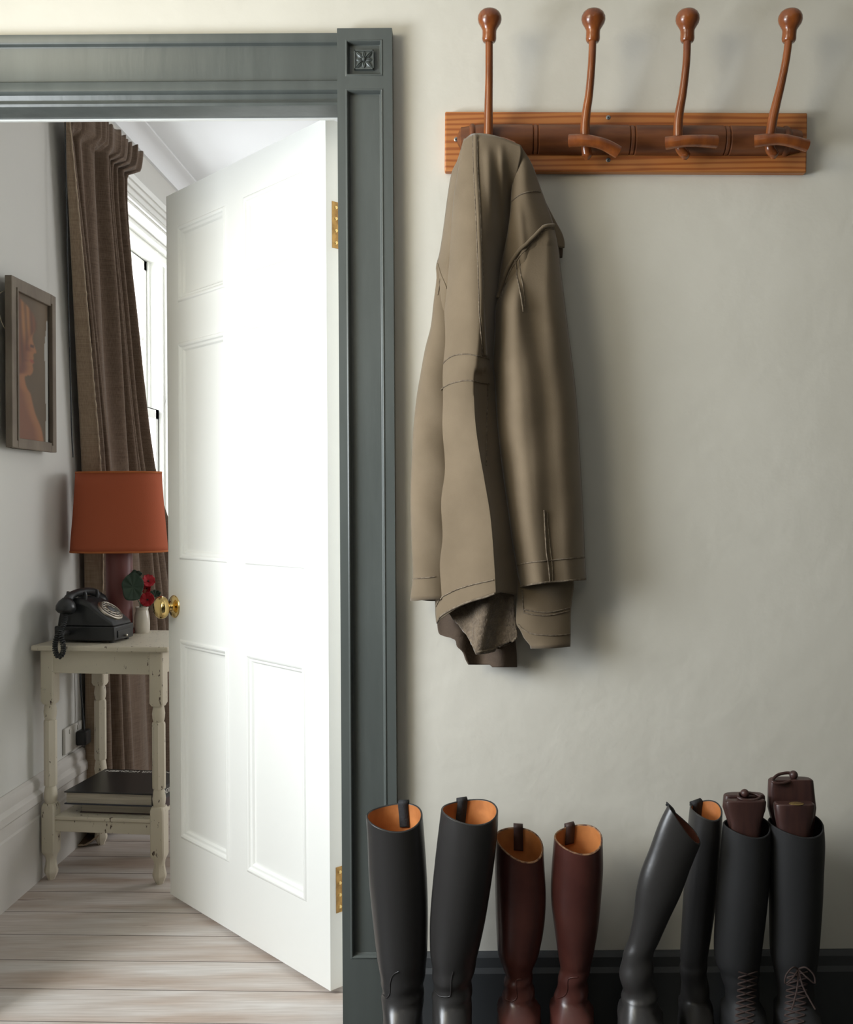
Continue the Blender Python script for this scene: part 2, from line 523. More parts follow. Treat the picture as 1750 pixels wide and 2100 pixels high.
def floor_material():
    m = mat('limed_floorboards', (0.5, 0.45, 0.4), 0.45)
    nt = m.node_tree
    b = nt.nodes['Principled BSDF']
    tc = node(nt, 'ShaderNodeTexCoord')
    sep = node(nt, 'ShaderNodeSeparateXYZ')
    nt.links.new(tc.outputs['Object'], sep.inputs[0])
    sk = node(nt, 'ShaderNodeMath', operation='MULTIPLY_ADD')          # boards run almost across the doorway
    sk.inputs[1].default_value = 0.035
    nt.links.new(sep.outputs['X'], sk.inputs[0])
    nt.links.new(sep.outputs['Y'], sk.inputs[2])
    of = node(nt, 'ShaderNodeMath', operation='ADD')
    of.inputs[1].default_value = -2.126 + 1.435
    nt.links.new(sk.outputs[0], of.inputs[0])
    dv = node(nt, 'ShaderNodeMath', operation='DIVIDE')
    dv.inputs[1].default_value = 0.1435
    nt.links.new(of.outputs[0], dv.inputs[0])
    fl = node(nt, 'ShaderNodeMath', operation='FLOOR')
    nt.links.new(dv.outputs[0], fl.inputs[0])
    fr = node(nt, 'ShaderNodeMath', operation='FRACT')
    nt.links.new(dv.outputs[0], fr.inputs[0])
    # each board gets its own piece of grain
    bx = node(nt, 'ShaderNodeMath', operation='MULTIPLY')
    bx.inputs[1].default_value = 7.31
    nt.links.new(fl.outputs[0], bx.inputs[0])
    xa = node(nt, 'ShaderNodeMath', operation='ADD')
    nt.links.new(sep.outputs['X'], xa.inputs[0])
    nt.links.new(bx.outputs[0], xa.inputs[1])
    cmb = node(nt, 'ShaderNodeCombineXYZ')
    nt.links.new(xa.outputs[0], cmb.inputs['X'])
    nt.links.new(sep.outputs['Y'], cmb.inputs['Y'])

    def streak(sc, sx, sy, det=6):
        mp = node(nt, 'ShaderNodeMapping')
        mp.inputs['Scale'].default_value = (sx, sy, 1)
        nt.links.new(cmb.outputs[0], mp.inputs['Vector'])
        n = node(nt, 'ShaderNodeTexNoise')
        n.inputs['Scale'].default_value = sc
        n.inputs['Detail'].default_value = det
        nt.links.new(mp.outputs['Vector'], n.inputs['Vector'])
        return n
    n1 = streak(2.6, 1.0, 6.0, 4)
    n2 = streak(9.0, 0.8, 16.0, 8)
    n3 = streak(5.0, 1.0, 4.5, 3)
    r1 = node(nt, 'ShaderNodeValToRGB')
    r1.color_ramp.elements[0].position = 0.32
    r1.color_ramp.elements[1].position = 0.66
    r1.color_ramp.elements[0].color = (0.43, 0.345, 0.285, 1)
    r1.color_ramp.elements[1].color = (0.60, 0.565, 0.53, 1)
    nt.links.new(n1.outputs['Fac'], r1.inputs['Fac'])
    r2 = node(nt, 'ShaderNodeValToRGB')
    r2.color_ramp.elements[0].position = 0.35
    r2.color_ramp.elements[1].position = 0.7
    r2.color_ramp.elements[0].color = (0.88, 0.86, 0.85, 1)
    r2.color_ramp.elements[1].color = (1.08, 1.08, 1.09, 1)
    nt.links.new(n2.outputs['Fac'], r2.inputs['Fac'])
    mul = node(nt, 'ShaderNodeMix', data_type='RGBA', blend_type='MULTIPLY')
    mul.inputs[0].default_value = 1.0
    nt.links.new(r1.outputs['Color'], mul.inputs[6])
    nt.links.new(r2.outputs['Color'], mul.inputs[7])
    # knots
    r3 = node(nt, 'ShaderNodeValToRGB')
    r3.color_ramp.elements[0].position = 0.70
    r3.color_ramp.elements[1].position = 0.78
    r3.color_ramp.elements[0].color = (0, 0, 0, 1)
    r3.color_ramp.elements[1].color = (1, 1, 1, 1)
    nt.links.new(n3.outputs['Fac'], r3.inputs['Fac'])
    kn = node(nt, 'ShaderNodeMix', data_type='RGBA')
    kn.inputs[7].default_value = (0.20, 0.13, 0.10, 1)
    nt.links.new(r3.outputs['Color'], kn.inputs[0])
    nt.links.new(mul.outputs[2], kn.inputs[6])
    # joints between boards
    d1 = node(nt, 'ShaderNodeMath', operation='SUBTRACT')
    d1.inputs[1].default_value = 0.5
    nt.links.new(fr.outputs[0], d1.inputs[0])
    ab = node(nt, 'ShaderNodeMath', operation='ABSOLUTE')
    nt.links.new(d1.outputs[0], ab.inputs[0])
    gt = node(nt, 'ShaderNodeMapRange')
    gt.inputs['From Min'].default_value = 0.484
    gt.inputs['From Max'].default_value = 0.494
    nt.links.new(ab.outputs[0], gt.inputs['Value'])
    jn = node(nt, 'ShaderNodeMix', data_type='RGBA')
    jn.inputs[7].default_value = (0.14, 0.11, 0.095, 1)
    nt.links.new(gt.outputs[0], jn.inputs[0])
    nt.links.new(kn.outputs[2], jn.inputs[6])
    nt.links.new(jn.outputs[2], b.inputs['Base Color'])
    bp = node(nt, 'ShaderNodeBump', invert=True)
    bp.inputs['Strength'].default_value = 0.5
    bp.inputs['Distance'].default_value = 0.002
    nt.links.new(gt.outputs[0], bp.inputs['Height'])
    nt.links.new(bp.outputs['Normal'], b.inputs['Normal'])
    return m


def glass_material():
    m = bpy.data.materials.new('window_glass')
    m.use_nodes = True
    nt = m.node_tree
    nt.nodes.remove(nt.nodes['Principled BSDF'])
    out = nt.nodes['Material Output']
    t = node(nt, 'ShaderNodeBsdfTransparent')
    g = node(nt, 'ShaderNodeBsdfGlossy')
    g.inputs['Roughness'].default_value = 0.02
    mx = node(nt, 'ShaderNodeMixShader')
    mx.inputs[0].default_value = 0.06
    nt.links.new(t.outputs[0], mx.inputs[1])
    nt.links.new(g.outputs[0], mx.inputs[2])
    nt.links.new(mx.outputs[0], out.inputs['Surface'])
    return m


M['pine'] = pine_material()
M['linen'] = weave_material('brown_linen', (0.110, 0.072, 0.048), (0.190, 0.132, 0.092))
M['linen_hem'] = weave_material('pale_linen_hem', (0.27, 0.19, 0.128), (0.40, 0.30, 0.21), trans=0.05)
M['table_paint'] = chipped_paint('chipped_cream_paint', (0.70, 0.64, 0.52), (0.075, 0.045, 0.030), 0.625)
M['floorboards'] = floor_material()
M['glass'] = glass_material()

# ------------------------------------------------------------------ the setting
OPL, OPR, OPT = -1.08, -0.27, 1.957           # door opening inside the grey surround
LW = -1.305                                    # far room's left wall
mb = MB()
mb.box((-1.75, D, 0), (OPL - 0.02, 2.29, 2.75))
mb.box((OPR + 0.02, D, 0), (1.75, 2.29, 2.75))
mb.box((OPL - 0.02, D, OPT + 0.04), (OPR + 0.02, 2.29, 2.75))
struct(mb.build('wall_front', M['plaster'], smooth=False))

# hall: left wall with a window opening, back wall, right wall
HX = -1.50
mb = MB()
WY0, WY1, WZ0, WZ1 = -0.05, 1.64, 0.80, 2.56
mb.box((HX - 0.15, -1.7, 0), (HX, WY0, 2.75))
mb.box((HX - 0.15, WY1, 0), (HX, D, 2.75))
mb.box((HX - 0.15, WY0, 0), (HX, WY1, WZ0))
mb.box((HX - 0.15, WY0, WZ1), (HX, WY1, 2.75))
struct(mb.build('wall_hall_left', M['dark_hall_wall'], smooth=False))
struct(MB().box((HX - 0.15, -1.85, 0), (1.75, -1.7, 2.75)).build('wall_hall_back', M['dark_hall_wall'], smooth=False))
struct(MB().box((1.60, -1.7, 0), (1.75, D, 2.75)).build('wall_hall_right', M['dark_hall_wall'], smooth=False))
struct(MB().box((HX - 0.15, -1.85, 2.70), (1.75, 2.21, 2.80)).build('ceiling_hall', M['ceiling'], smooth=False))
struct(MB().box((HX - 0.15, -1.85, -0.06), (1.75, 2.10, 0.0)).build('floor_hall', M['slate'], smooth=False))

# far room
FB, FR, FC = 6.2, 2.3, 2.60
V0, V1, VZ0, VZ1 = 3.66, 4.83, 0.78, 2.30      # its window opening
mb = MB()
mb.box((LW - 0.34, 2.29, 0), (LW, V0, FC))
mb.box((LW - 0.34, V1, 0), (LW, FB, FC))
mb.box((LW - 0.34, V0, 0), (LW, V1, VZ0))
mb.box((LW - 0.34, V0, VZ1), (LW, V1, FC))
struct(mb.build('wall_left', M['far_plaster'], smooth=False))
struct(MB().box((LW - 0.34, FB, 0), (FR, FB + 0.1, FC)).build('wall_far_back', M['far_plaster'], smooth=False))
mb = MB()
mb.box((FR, 2.29, 0), (FR + 0.1, 4.0, FC))
mb.box((FR, 5.2, 0), (FR + 0.1, FB, FC))
mb.box((FR, 4.0, 0), (FR + 0.1, 5.2, 0.8))
mb.box((FR, 4.0, 2.3), (FR + 0.1, 5.2, FC))
struct(mb.build('wall_far_right', M['far_plaster'], smooth=False))
struct(MB().box((LW - 0.34, 2.21, FC), (FR + 0.1, FB + 0.1, FC + 0.1)).build('ceiling', M['ceiling'], smooth=False))
struct(MB().box((LW - 0.34, 2.10, -0.06), (FR + 0.1, FB + 0.1, 0.0)).build('floor', M['floorboards'], smooth=False))

# cornice along the left wall of the far room
cor = [(LW, 0, 2.530), (LW + 0.012, 0, 2.530), (LW + 0.014, 0, 2.540)]
for i in range(7):
    a = PI / 2 * i / 6
    cor.append((LW + 0.055 - 0.041 * math.cos(a), 0, 2.543 + 0.045 * math.sin(a)))
cor += [(LW + 0.070, 0, 2.592), (LW + 0.070, 0, FC), (LW, 0, FC)]
struct(MB().extrude(cor, (0, 2.29, 0), (0, FB, 0)).build('trim_2', M['ceiling']))

# tall moulded skirting of the far room, left wall
sk = [(0, 0.0), (0.022, 0.0), (0.022, 0.188), (0.019, 0.194), (0.019, 0.228), (0.024, 0.234), (0.024, 0.256), (0.014, 0.268), (0.016, 0.286), (0.012, 0.300), (0.004, 0.307), (0, 0.307)]
struct(MB().extrude([(LW + a, 0, z) for a, z in sk], (0, 2.29, 0), (0, FB, 0)).build('baseboard_left', M['skirting'], sharp=25))
# dark skirting of the hall wall
bs = [(0, 0.0), (0.020, 0.0), (0.020, 0.120), (0.014, 0.130), (0.012, 0.150), (0.004, 0.160), (0, 0.160)]
struct(MB().extrude([(0, D - a, z) for a, z in bs], (-0.150, 0, 0), (1.60, 0, 0)).build('baseboard_front', M['black_paint'], sharp=25))

# ---- grey-green door surround
CF = 2.10                                       # face of the surround
sur = sempty('trim_1', (-0.675, CF, 0))
hz = [(2.110, D), (2.110, 2.104), (2.095, 2.104), (2.091, 2.106), (2.088, 2.114), (2.084, 2.116), (2.016, 2.116), (2.012, 2.113), (2.010, 2.106), (2.003, 2.103),
      (1.990, 2.103), (1.987, 2.106), (1.985, 2.113), (1.976, 2.117), (1.970, 2.116), (1.968, 2.107), (1.963, 2.103), (1.958, 2.105), (OPT, 2.110),
      (OPT, 2.176), (1.975, 2.176), (1.975, D)]
MB().extrude([(0, y, z) for z, y in hz], (OPL, 0, 0), (OPR, 0, 0)).build('header', M['casing'], sur, sharp=30)


def recess(mb, x0, x1, z0, z1, f, steps):
    """rectangular ring of mouldings from the face in to a sunk panel; steps = (inset, depth)"""
    rings = []
    for ins, dep in steps:
        rings.append([Vector((x0 + ins, f + dep, z0 + ins)), Vector((x1 - ins, f + dep, z0 + ins)), Vector((x1 - ins, f + dep, z1 - ins)), Vector((x0 + ins, f + dep, z1 - ins))])
    mb.loft(rings, False, True)


def post(x0, x1, name):
    mb = MB()
    mz0, mz1, tz0, tz1 = 0.158, 1.990, 2.017, 2.094
    i0, i1 = x0 + 0.0175, x1 - 0.0195
    # flat face around the two sunk panels
    xs, zs = [x0, i0, i1, x1], [0, mz0, mz1, tz0, tz1, 2.118]
    for i in range(3):
        for j in range(5):
            if i == 1 and j in (1, 3):
                continue
            mb.add([(xs[i], CF, zs[j]), (xs[i + 1], CF, zs[j]), (xs[i + 1], CF, zs[j + 1]), (xs[i], CF, zs[j + 1])], [(0, 1, 2, 3)])
    st = [(0, 0), (0.0012, -0.0015), (0.003, -0.0018), (0.0045, 0.0), (0.006, 0.008), (0.0075, 0.012)]
    recess(mb, i0, i1, mz0, mz1, CF, st)
    recess(mb, i0, i1, tz0, tz1, CF, st)
    # sides, top, bottom, back
    for a, b in (((x0, CF), (x0, D)), ((x1, D), (x1, CF))):
        mb.add([(a[0], a[1], 0), (b[0], b[1], 0), (b[0], b[1], 2.118), (a[0], a[1], 2.118)], [(0, 1, 2, 3)])
    mb.add([(x0, CF, 2.118), (x1, CF, 2.118), (x1, D, 2.118), (x0, D, 2.118)], [(0, 1, 2, 3)])
    mb.add([(x0, CF, 0), (x0, D, 0), (x1, D, 0), (x1, CF, 0)], [(0, 1, 2, 3)])
    mb.add([(x0, D, 0), (x0, D, 2.118), (x1, D, 2.118), (x1, D, 0)], [(0, 1, 2, 3)])
    o = mb.build(name, M['casing'], sur, sharp=30, bevel=0.0015)
    # carved square rosette in the top panel
    cx, cz, hw = (x0 + x1) / 2 - 0.002, 2.0535, 0.0205
    rb = MB()
    rb.box((cx - hw, CF + 0.006, cz - hw), (cx + hw, CF + 0.0125, cz + hw))
    for a in range(4):                                   # raised rim
        Mr = Matrix.Translation((cx, 0, cz)) @ Matrix.Rotation(a * PI / 2, 4, 'Y')
        rb.box((-hw, CF + 0.0035, hw - 0.0022), (hw, CF + 0.007, hw), 0, Mr)
    for a in range(8):                                   # eight carved leaves
        L = 0.0225 if a % 2 else 0.0145
        Mr = Matrix.Translation((cx, CF + 0.0062, cz)) @ Matrix.Rotation(a * PI / 4, 4, 'Y')
        rings = []
        for i in range(9):
            t = i / 8
            w = 0.0052 * math.sin(PI * (0.10 + 0.88 * t)) + 0.0003
            z = 0.0035 + L * t
            hgt = 0.0040 * math.sin(PI * (0.2 + 0.75 * t)) + 0.0004
            rings.append([Mr @ Vector((w * (k / 4 - 1), -hgt * (1 - abs(k / 4 - 1) ** 2) * (0.45 if k == 4 else 1), z)) for k in range(9)])
        rb.loft(rings, True, True, closed=False)
    rb.lathe([(0.0001, 0.006), (0.002, 0.0058), (0.0035, 0.004), (0.004, 0.0)], 12, Matrix.Translation((cx, CF + 0.005, cz)) @ Matrix.Rotation(PI / 2, 4, 'X'))
    rb.build('rosette', M['casing'], o, sharp=50)
    return o


post(OPR, -0.154, 'surround_post')
post(OPL - 0.116, OPL, 'surround_post')
# inside of the frame: stop (grey) and white rebate
fb = MB()
fb.box((OPR, CF + 0.03, 0), (OPR + 0.02, 2.176, OPT + 0.02))
fb.box((OPL - 0.02, CF + 0.03, 0), (OPL, 2.176, OPT + 0.02))
fb.build('door_stop', M['casing'], sur, smooth=False)
fb = MB()
fb.box((OPR + 0.012, 2.176, 0), (OPR + 0.022, 2.29, 2.02))
fb.box((OPL - 0.022, 2.176, 0), (OPL - 0.012, 2.29, 2.02))
fb.box((OPL - 0.012, 2.176, 2.003), (OPR + 0.012, 2.29, 2.02))
fb.box((OPL, 2.170, OPT - 0.003), (OPR, 2.1775, OPT + 0.005))
fb.build('door_lining', M['white_gloss'], sur, smooth=False)

# ---- open six-panel door
HP = Vector((-0.318, 2.26, 0))
U = Vector((-0.683, 0.731, 0)).normalized()
N = Vector((U.y * -1, U.x, 0))                   # towards us
if N.y > 0:
    N = -N
DW, DT, DZ0, DZ1 = 0.782, 0.040, 0.012, 1.992
door = sempty('door_1', tuple(HP))


def dp(u, z, n=0.0):
    return HP + U * u + N * n + Vector((0, 0, z))


us = [0, 0.093, 0.360, 0.450, 0.713, DW]
zs = [DZ0, 0.188, 0.742, 0.965, 1.568, 1.680, 1.893, DZ1]
mb = MB()
for side in (0, 1):
    n0, sg = (0.0, 1) if side == 0 else (-DT, -1)
    for i in range(5):
        for j in range(7):
            if i in (1, 3) and j in (1, 3, 5):
                rings = []
                for ins, dep in ((0, 0), (0.003, 0.0035), (0.007, 0.0042), (0.011, 0.0025), (0.014, -0.002), (0.020, -0.003), (0.024, -0.0085), (0.028, -0.0095), (0.032, -0.0092)):
                    rings.append([dp(us[i] + ins, zs[j] + ins, n0 + sg * dep), dp(us[i + 1] - ins, zs[j] + ins, n0 + sg * dep),
                                  dp(us[i + 1] - ins, zs[j + 1] - ins, n0 + sg * dep), dp(us[i] + ins, zs[j + 1] - ins, n0 + sg * dep)])
                mb.loft(rings, False, True)
            else:
                mb.add([dp(us[i], zs[j], n0), dp(us[i + 1], zs[j], n0), dp(us[i + 1], zs[j + 1], n0), dp(us[i], zs[j + 1], n0)], [(0, 1, 2, 3)])
for a, b in ((0, 0), (DW, DW)):
    mb.add([dp(a, DZ0, 0), dp(a, DZ0, -DT), dp(a, DZ1, -DT), dp(a, DZ1, 0)], [(0, 1, 2, 3)])
for z in (DZ0, DZ1):
    mb.add([dp(0, z, 0), dp(DW, z, 0), dp(DW, z, -DT), dp(0, z, -DT)], [(0, 1, 2, 3)])
mb.build('door_leaf', M['white_door'], door, sharp=20, bevel=0.0012)
# brass knob on both faces
for sg, n0 in ((1, 0.0), (-1, -DT)):
    c = dp(0.7456, 0.831, n0)
    Mk = Matrix.Translation(c) @ (N * sg).to_track_quat('Z', 'Y').to_matrix().to_4x4()
    kb = MB()
    kb.lathe([(0.0001, 0.0), (0.031, 0.0), (0.032, 0.002), (0.030, 0.0045), (0.024, 0.006), (0.018, 0.0075), (0.012, 0.012), (0.0095, 0.018)], 36, Mk)
    rose = kb.build('knob_rose', M['brass'], door, sharp=60)
    kb = MB()
    kb.lathe([(0.0001, 0.008), (0.010, 0.010), (0.0105, 0.014), (0.0085, 0.017), (0.009, 0.021), (0.013, 0.0225), (0.016, 0.024), (0.024, 0.0262), (0.0295, 0.031), (0.0318, 0.038),
              (0.0305, 0.046), (0.026, 0.0525), (0.018, 0.0570), (0.009, 0.0592), (0.0001, 0.060)], 36, Mk)
    kb.build('door_knob', M['brass'], door, sharp=60)
# butt hinges on the hanging edge
for z0, z1 in ((1.700, 1.806), (0.184, 0.288)):
    hb = MB()
    rg = []
    for n in (-0.0185, -0.0405):
        rg.append(n)
    q = [dp(-0.0015, z0, -0.0165), dp(-0.0015, z0, -DT - 0.002), dp(-0.0015, z1, -DT - 0.002), dp(-0.0015, z1, -0.0165)]
    q2 = [dp(0.002, z0, -0.0165), dp(0.002, z0, -DT - 0.002), dp(0.002, z1, -DT - 0.002), dp(0.002, z1, -0.0165)]
    hb.loft([q, q2], True, True)
    Mh = Matrix.Translation(dp(-0.004, z0, -DT - 0.006))
    hb.lathe([(0.005, 0.0), (0.0055, 0.002), (0.0055, z1 - z0 - 0.002), (0.005, z1 - z0)], 14, Mh)
    hg = hb.build('hinge', M['old_brass'], door, sharp=40)
    for fz in (0.12, 0.38, 0.64, 0.88):
        Ms = Matrix.Translation(dp(-0.0017, lerp(z0, z1, fz), -0.0275)) @ (-U).to_track_quat('Z', 'Y').to_matrix().to_4x4()
        sb = MB().lathe([(0.0001, 0.0014), (0.0036, 0.0010), (0.0045, 0.0)], 14, Ms)
        sb.build('screw', M['brass'], hg)


# ---- sash window of the far room (seen at a grazing angle)
def sash_window(idx, wall_x, y0, y1, z0, z1, sgn_x, thick, architrave=True):
    """window in a wall parallel to Y; sgn_x = direction from the room to outdoors"""
    s = sgn_x
    root = sempty('window_%d' % idx, (wall_x, (y0 + y1) / 2, z0))
    wx = lambda a: wall_x + s * a

    def bx(mb, a0, a1, ya, yb, za, zb):
        x0, x1 = sorted((wx(a0), wx(a1)))
        mb.box((x0, ya, za), (x1, yb, zb))
    f = MB()
    if architrave:
        for a, b, c, d in ((y0 - 0.085, y0 + 0.002, z0, z1 + 0.088), (y1 - 0.002, y1 + 0.085, z0, z1 + 0.088), (y0, y1, z1 - 0.002, z1 + 0.088)):
            bx(f, -0.014, 0.0, a, b, c, d)
        bx(f, -0.030, -0.014, y0 - 0.085, y1 + 0.085, z1 + 0.062, z1 + 0.088)
        bx(f, -0.023, -0.014, y0 - 0.06, y1 + 0.06, z1 + 0.040, z1 + 0.062)
        bx(f, -0.018, -0.014, y0 - 0.04, y1 + 0.04, z1 + 0.012, z1 + 0.018)
        bx(f, -0.030, -0.014, y1 + 0.060, y1 + 0.085, z0, z1 + 0.062)
        bx(f, -0.030, -0.014, y0 - 0.085, y0 - 0.060, z0, z1 + 0.062)
        f.build('architrave', M['white_gloss'], root, bevel=0.003)
    f = MB()
    bx(f, 0.0, thick, y0 - 0.002, y0 + 0.012, z0, z1)
    bx(f, 0.0, thick, y1 - 0.012, y1 + 0.002, z0, z1)
    bx(f, 0.0, thick, y0, y1, z1 - 0.012, z1 + 0.002)
    bx(f, 0.06, 0.075, y0, y1, z1 - 0.03, z1 - 0.012)
    bx(f, 0.12, 0.145, y0 + 0.012, y1 - 0.012, z1 - 0.045, z1 - 0.012)
    for a, b in ((y0 + 0.012, y0 + 0.034), (y1 - 0.034, y1 - 0.012)):
        bx(f, 0.160, 0.180, a, b, z0, z1 - 0.012)
        bx(f, 0.225, 0.235, a, b, z0, z1 - 0.012)
        bx(f, 0.285, thick, a, b, z0, z1 - 0.012)
    f.build('frame', M['white_gloss'], root, bevel=0.002)
    f = MB()
    bx(f, -0.03, thick, y0 - 0.03, y1 + 0.03, z0 - 0.03, z0)
    f.build('sill', M['white_gloss'], root, bevel=0.004)
    zm = z0 + (z1 - z0) * 0.51
    ya, yb = y0 + 0.016, y1 - 0.016
    for a0, a1, za, zb in ((0.236, 0.280, zm - 0.018, z1 - 0.014), (0.184, 0.224, z0 + 0.002, zm + 0.018)):
        f = MB()
        bx(f, a0, a1, ya, ya + 0.05, za, zb)
        bx(f, a0, a1, yb - 0.05, yb, za, zb)
        bx(f, a0, a1, ya, yb, za, za + 0.045)
        bx(f, a0, a1, ya, yb, zb - 0.045, zb)
        for t in (1 / 3, 2 / 3):
            yc = lerp(ya, yb, t)
            bx(f, a0 + 0.008, a1 - 0.008, yc - 0.011, yc + 0.011, za, zb)
        zc = (za + zb) / 2
        bx(f, a0 + 0.008, a1 - 0.008, ya, yb, zc - 0.011, zc + 0.011)
        sa = f.build('sash', M['white_gloss'], root, bevel=0.002)
        g = MB()
        am = (a0 + a1) / 2
        bx(g, am - 0.002, am + 0.002, ya + 0.03, yb - 0.03, za + 0.03, zb - 0.03)
        g.build('pane', M['glass'], sa, smooth=False)
    return root


sash_window(1, LW, V0, V1, VZ0, VZ1, -1, 0.34)
sash_window(3, FR, 4.0, 5.2, 0.8, 2.3, 1, 0.30)
sash_window(2, HX, WY0, WY1, WZ0, WZ1, -1, 0.30, architrave=True)

# ------------------------------------------------------------------ coat rack
rack = thing('coat_rack', P(1285, 290, D), 'wooden coat rack with four knobbed pegs on a pine board, fixed to the cream wall', 'coat rack')
BF = D - 0.020
mb = MB()
ring0 = [P(913, 228, BF), P(1657, 231, BF), P(1655, 354, BF), P(912, 351, BF)]
ring1 = [p + Vector((0, D - BF, 0)) for p in ring0]
mb.loft([ring0, ring1], True, True)
mb.build('backboard', M['pine'], rack, bevel=0.003)
# turned half-round rail
RY = D - 0.022
prof = [(938, 0.008), (943, 0.018), (946, 0.024), (957, 0.0255), (963, 0.0265), (965, 0.030), (968, 0.0315), (972, 0.031), (975, 0.0285), (978, 0.0295), (990, 0.0305)]
for gx in (1093, 1290, 1483):
    prof += [(gx - 5, 0.0312), (gx - 2, 0.0312), (gx, 0.0285), (gx + 2, 0.0305), (gx + 7, 0.0308), (gx + 10, 0.0285), (gx + 12, 0.0312), (gx + 16, 0.0312)]
prof += [(1585, 0.0305), (1600, 0.0295), (1603, 0.0285), (1606, 0.031), (1610, 0.0315), (1614, 0.030), (1617, 0.0265), (1628, 0.0255), (1640, 0.022), (1645, 0.010)]
A, B = P(938, 286, RY), P(1645, 291, RY)
ax = (B - A).normalized()
up = Vector((0, 0, 1))
rings = []
for x, r in prof:
    c = A + (B - A) * ((x - 938) / (1645 - 938))
    rings.append([c + up * (r * math.cos(q)) + Vector((0, -1, 0)) * (r * math.sin(q) * 1.08) for q in [PI * k / 16 for k in range(17)]])
rb = MB().loft(rings, True, True)
rb.build('rail', M['rail_wood'], rack, sharp=35)
# pegs: each a stem with a knob at its top and a short bent cross-peg in front
pegs = [
    # knob centre, stem points (x, y, off-wall), foot, cross-peg points
    dict(k=(1005, 45), tilt=0.02, off=0.072, stem=[(1003.5, 82, .088), (1003.5, 150, .082), (1002.5, 210, .074), (1002, 265, .066), (1002, 300, .062)], foot=(1003, 326), cross=[(962, 300), (985, 292), (1005, 290), (1030, 293), (1052, 302)], cr=0.0115),
    dict(k=(1218, 45), tilt=0.04, stem=[(1216, 82, .092), (1214, 130, .090), (1209, 190, .080), (1203, 230, .072), (1200, 265, .066), (1202, 300, .062)], foot=(1204, 328), cross=[(1168, 289), (1192, 288), (1216, 290), (1243, 298), (1268, 312)], cr=0.0125),
    dict(k=(1411, 44), tilt=0.05, stem=[(1410, 82, .092), (1408, 130, .090), (1401, 190, .080), (1394, 230, .072), (1391, 265, .066), (1394, 300, .062)], foot=(1404, 328), cross=[(1366, 294), (1388, 291), (1412, 289), (1440, 289), (1469, 291)], cr=0.0125),
    dict(k=(1623, 43), tilt=0.09, stem=[(1618, 82, .092), (1613, 120, .090), (1603, 170, .080), (1592, 215, .072), (1584, 252, .066), (1579, 300, .062)], foot=(1586, 326), cross=[(1548, 290), (1572, 287), (1600, 286), (1628, 291), (1655, 299)], cr=0.0122),
]
for pg in pegs:
    mb = MB()
    pts = [P(x, y, D - o) for x, y, o in pg['stem']]
    pts.append(P(pg['foot'][0], pg['foot'][1] - 12, D - 0.058))
    pts.append(P(pg['foot'][0], pg['foot'][1], D - 0.054))
    path = catmull(pts, 8)

    def rad(t):
        return lerp(0.0078, 0.0105, sstep(0.1, 0.75, t)) * (1.0 if t < 0.86 else lerp(1.15, 0.45, sstep(0.86, 1.0, t)))
    mb.tube(path, rad, 18)
    st = mb.build('peg_stem', M['peg_wood'], rack, sharp=60)
    # turned knob
    kx, ky = pg['k']
    base = P(pg['stem'][0][0], 86, D - 0.088)
    top = P(kx, ky - 24, D - 0.096)
    dirv = (top - base).normalized()
    Mk = Matrix.Translation(base) @ dirv.to_track_quat('Z', 'Y').to_matrix().to_4x4()
    kb = MB().lathe([(0.0001, -0.001), (0.0115, -0.001), (0.0135, 0.002), (0.0145, 0.006), (0.0142, 0.014), (0.0143, 0.021), (0.0150, 0.024), (0.0185, 0.030), (0.0225, 0.036), (0.0245, 0.043),
                     (0.0240, 0.050), (0.0205, 0.057), (0.0145, 0.062), (0.007, 0.0645), (0.0001, 0.065)], 32, Mk)
    kb.build('peg_knob', M['peg_wood'], rack, sharp=60)
    cb = MB()
    cp = catmull([P(x, y, D - pg.get('off', 0.080) - 0.010 * math.sin(PI * i / 4)) for i, (x, y) in enumerate(pg['cross'])], 6)
    cb.tube(cp, lambda t, r=pg['cr']: r * (1 + 0.06 * math.cos(6 * t)), 18)
    cb.build('cross_peg', M['peg_wood'], rack, sharp=50)
for sx, sy in ((936, 286), (1248, 241), (1248, 328)):
    Ms = Matrix.Translation(P(sx, sy, BF)) @ Matrix.Rotation(PI / 2, 4, 'X')
    sb = MB().lathe([(0.0001, 0.0010), (0.0035, 0.0012), (0.0048, 0.0004), (0.005, -0.001)], 20, Ms)
    so = sb.build('screw', M['steel'], rack)
    xb = MB()
    for a in (0.4, 0.4 + PI / 2):
        Mx = Ms @ Matrix.Rotation(a, 4, 'Z')
        xb.box((-0.0026, -0.0006, 0.0009), (0.0026, 0.0006, 0.0016), 0, Mx)
    xb.build('screw_slot', M['slot_shade'], so, smooth=False)

# ------------------------------------------------------------------ jacket
jk = thing('jacket', P(1010, 290, D - 0.06), 'worn taupe canvas jacket with fleece lining, hung by its back from the first peg', 'jacket')
L0 = yx([(952, 284), (939, 330), (928.5, 352), (920, 398), (913.6, 447), (908, 488), (902, 523), (896, 545), (897, 569), (890.5, 623), (885, 670), (874, 713), (863, 773), (856, 815), (849.5, 877),
         (846, 945), (843.6, 1031), (846, 1119), (848, 1184), (843, 1226), (842, 1232)])
L1 = yx([(953, 284), (951, 295), (943, 338), (933, 398), (928.5, 447), (924.5, 501), (920, 555), (917, 591), (912, 637), (909.5, 678), (905.5, 732), (901.4, 786), (901.5, 850), (902.7, 910), (899.7, 987),
         (897, 1075), (895, 1164), (894, 1252), (897, 1285)])
RG = yx([(990, 275), (988, 320), (984, 420), (985, 501), (985, 600), (980, 700), (972, 780), (974, 854), (981, 913), (994, 987), (1006, 1060), (1013.4, 1149), (1017, 1218), (1018, 1290)])
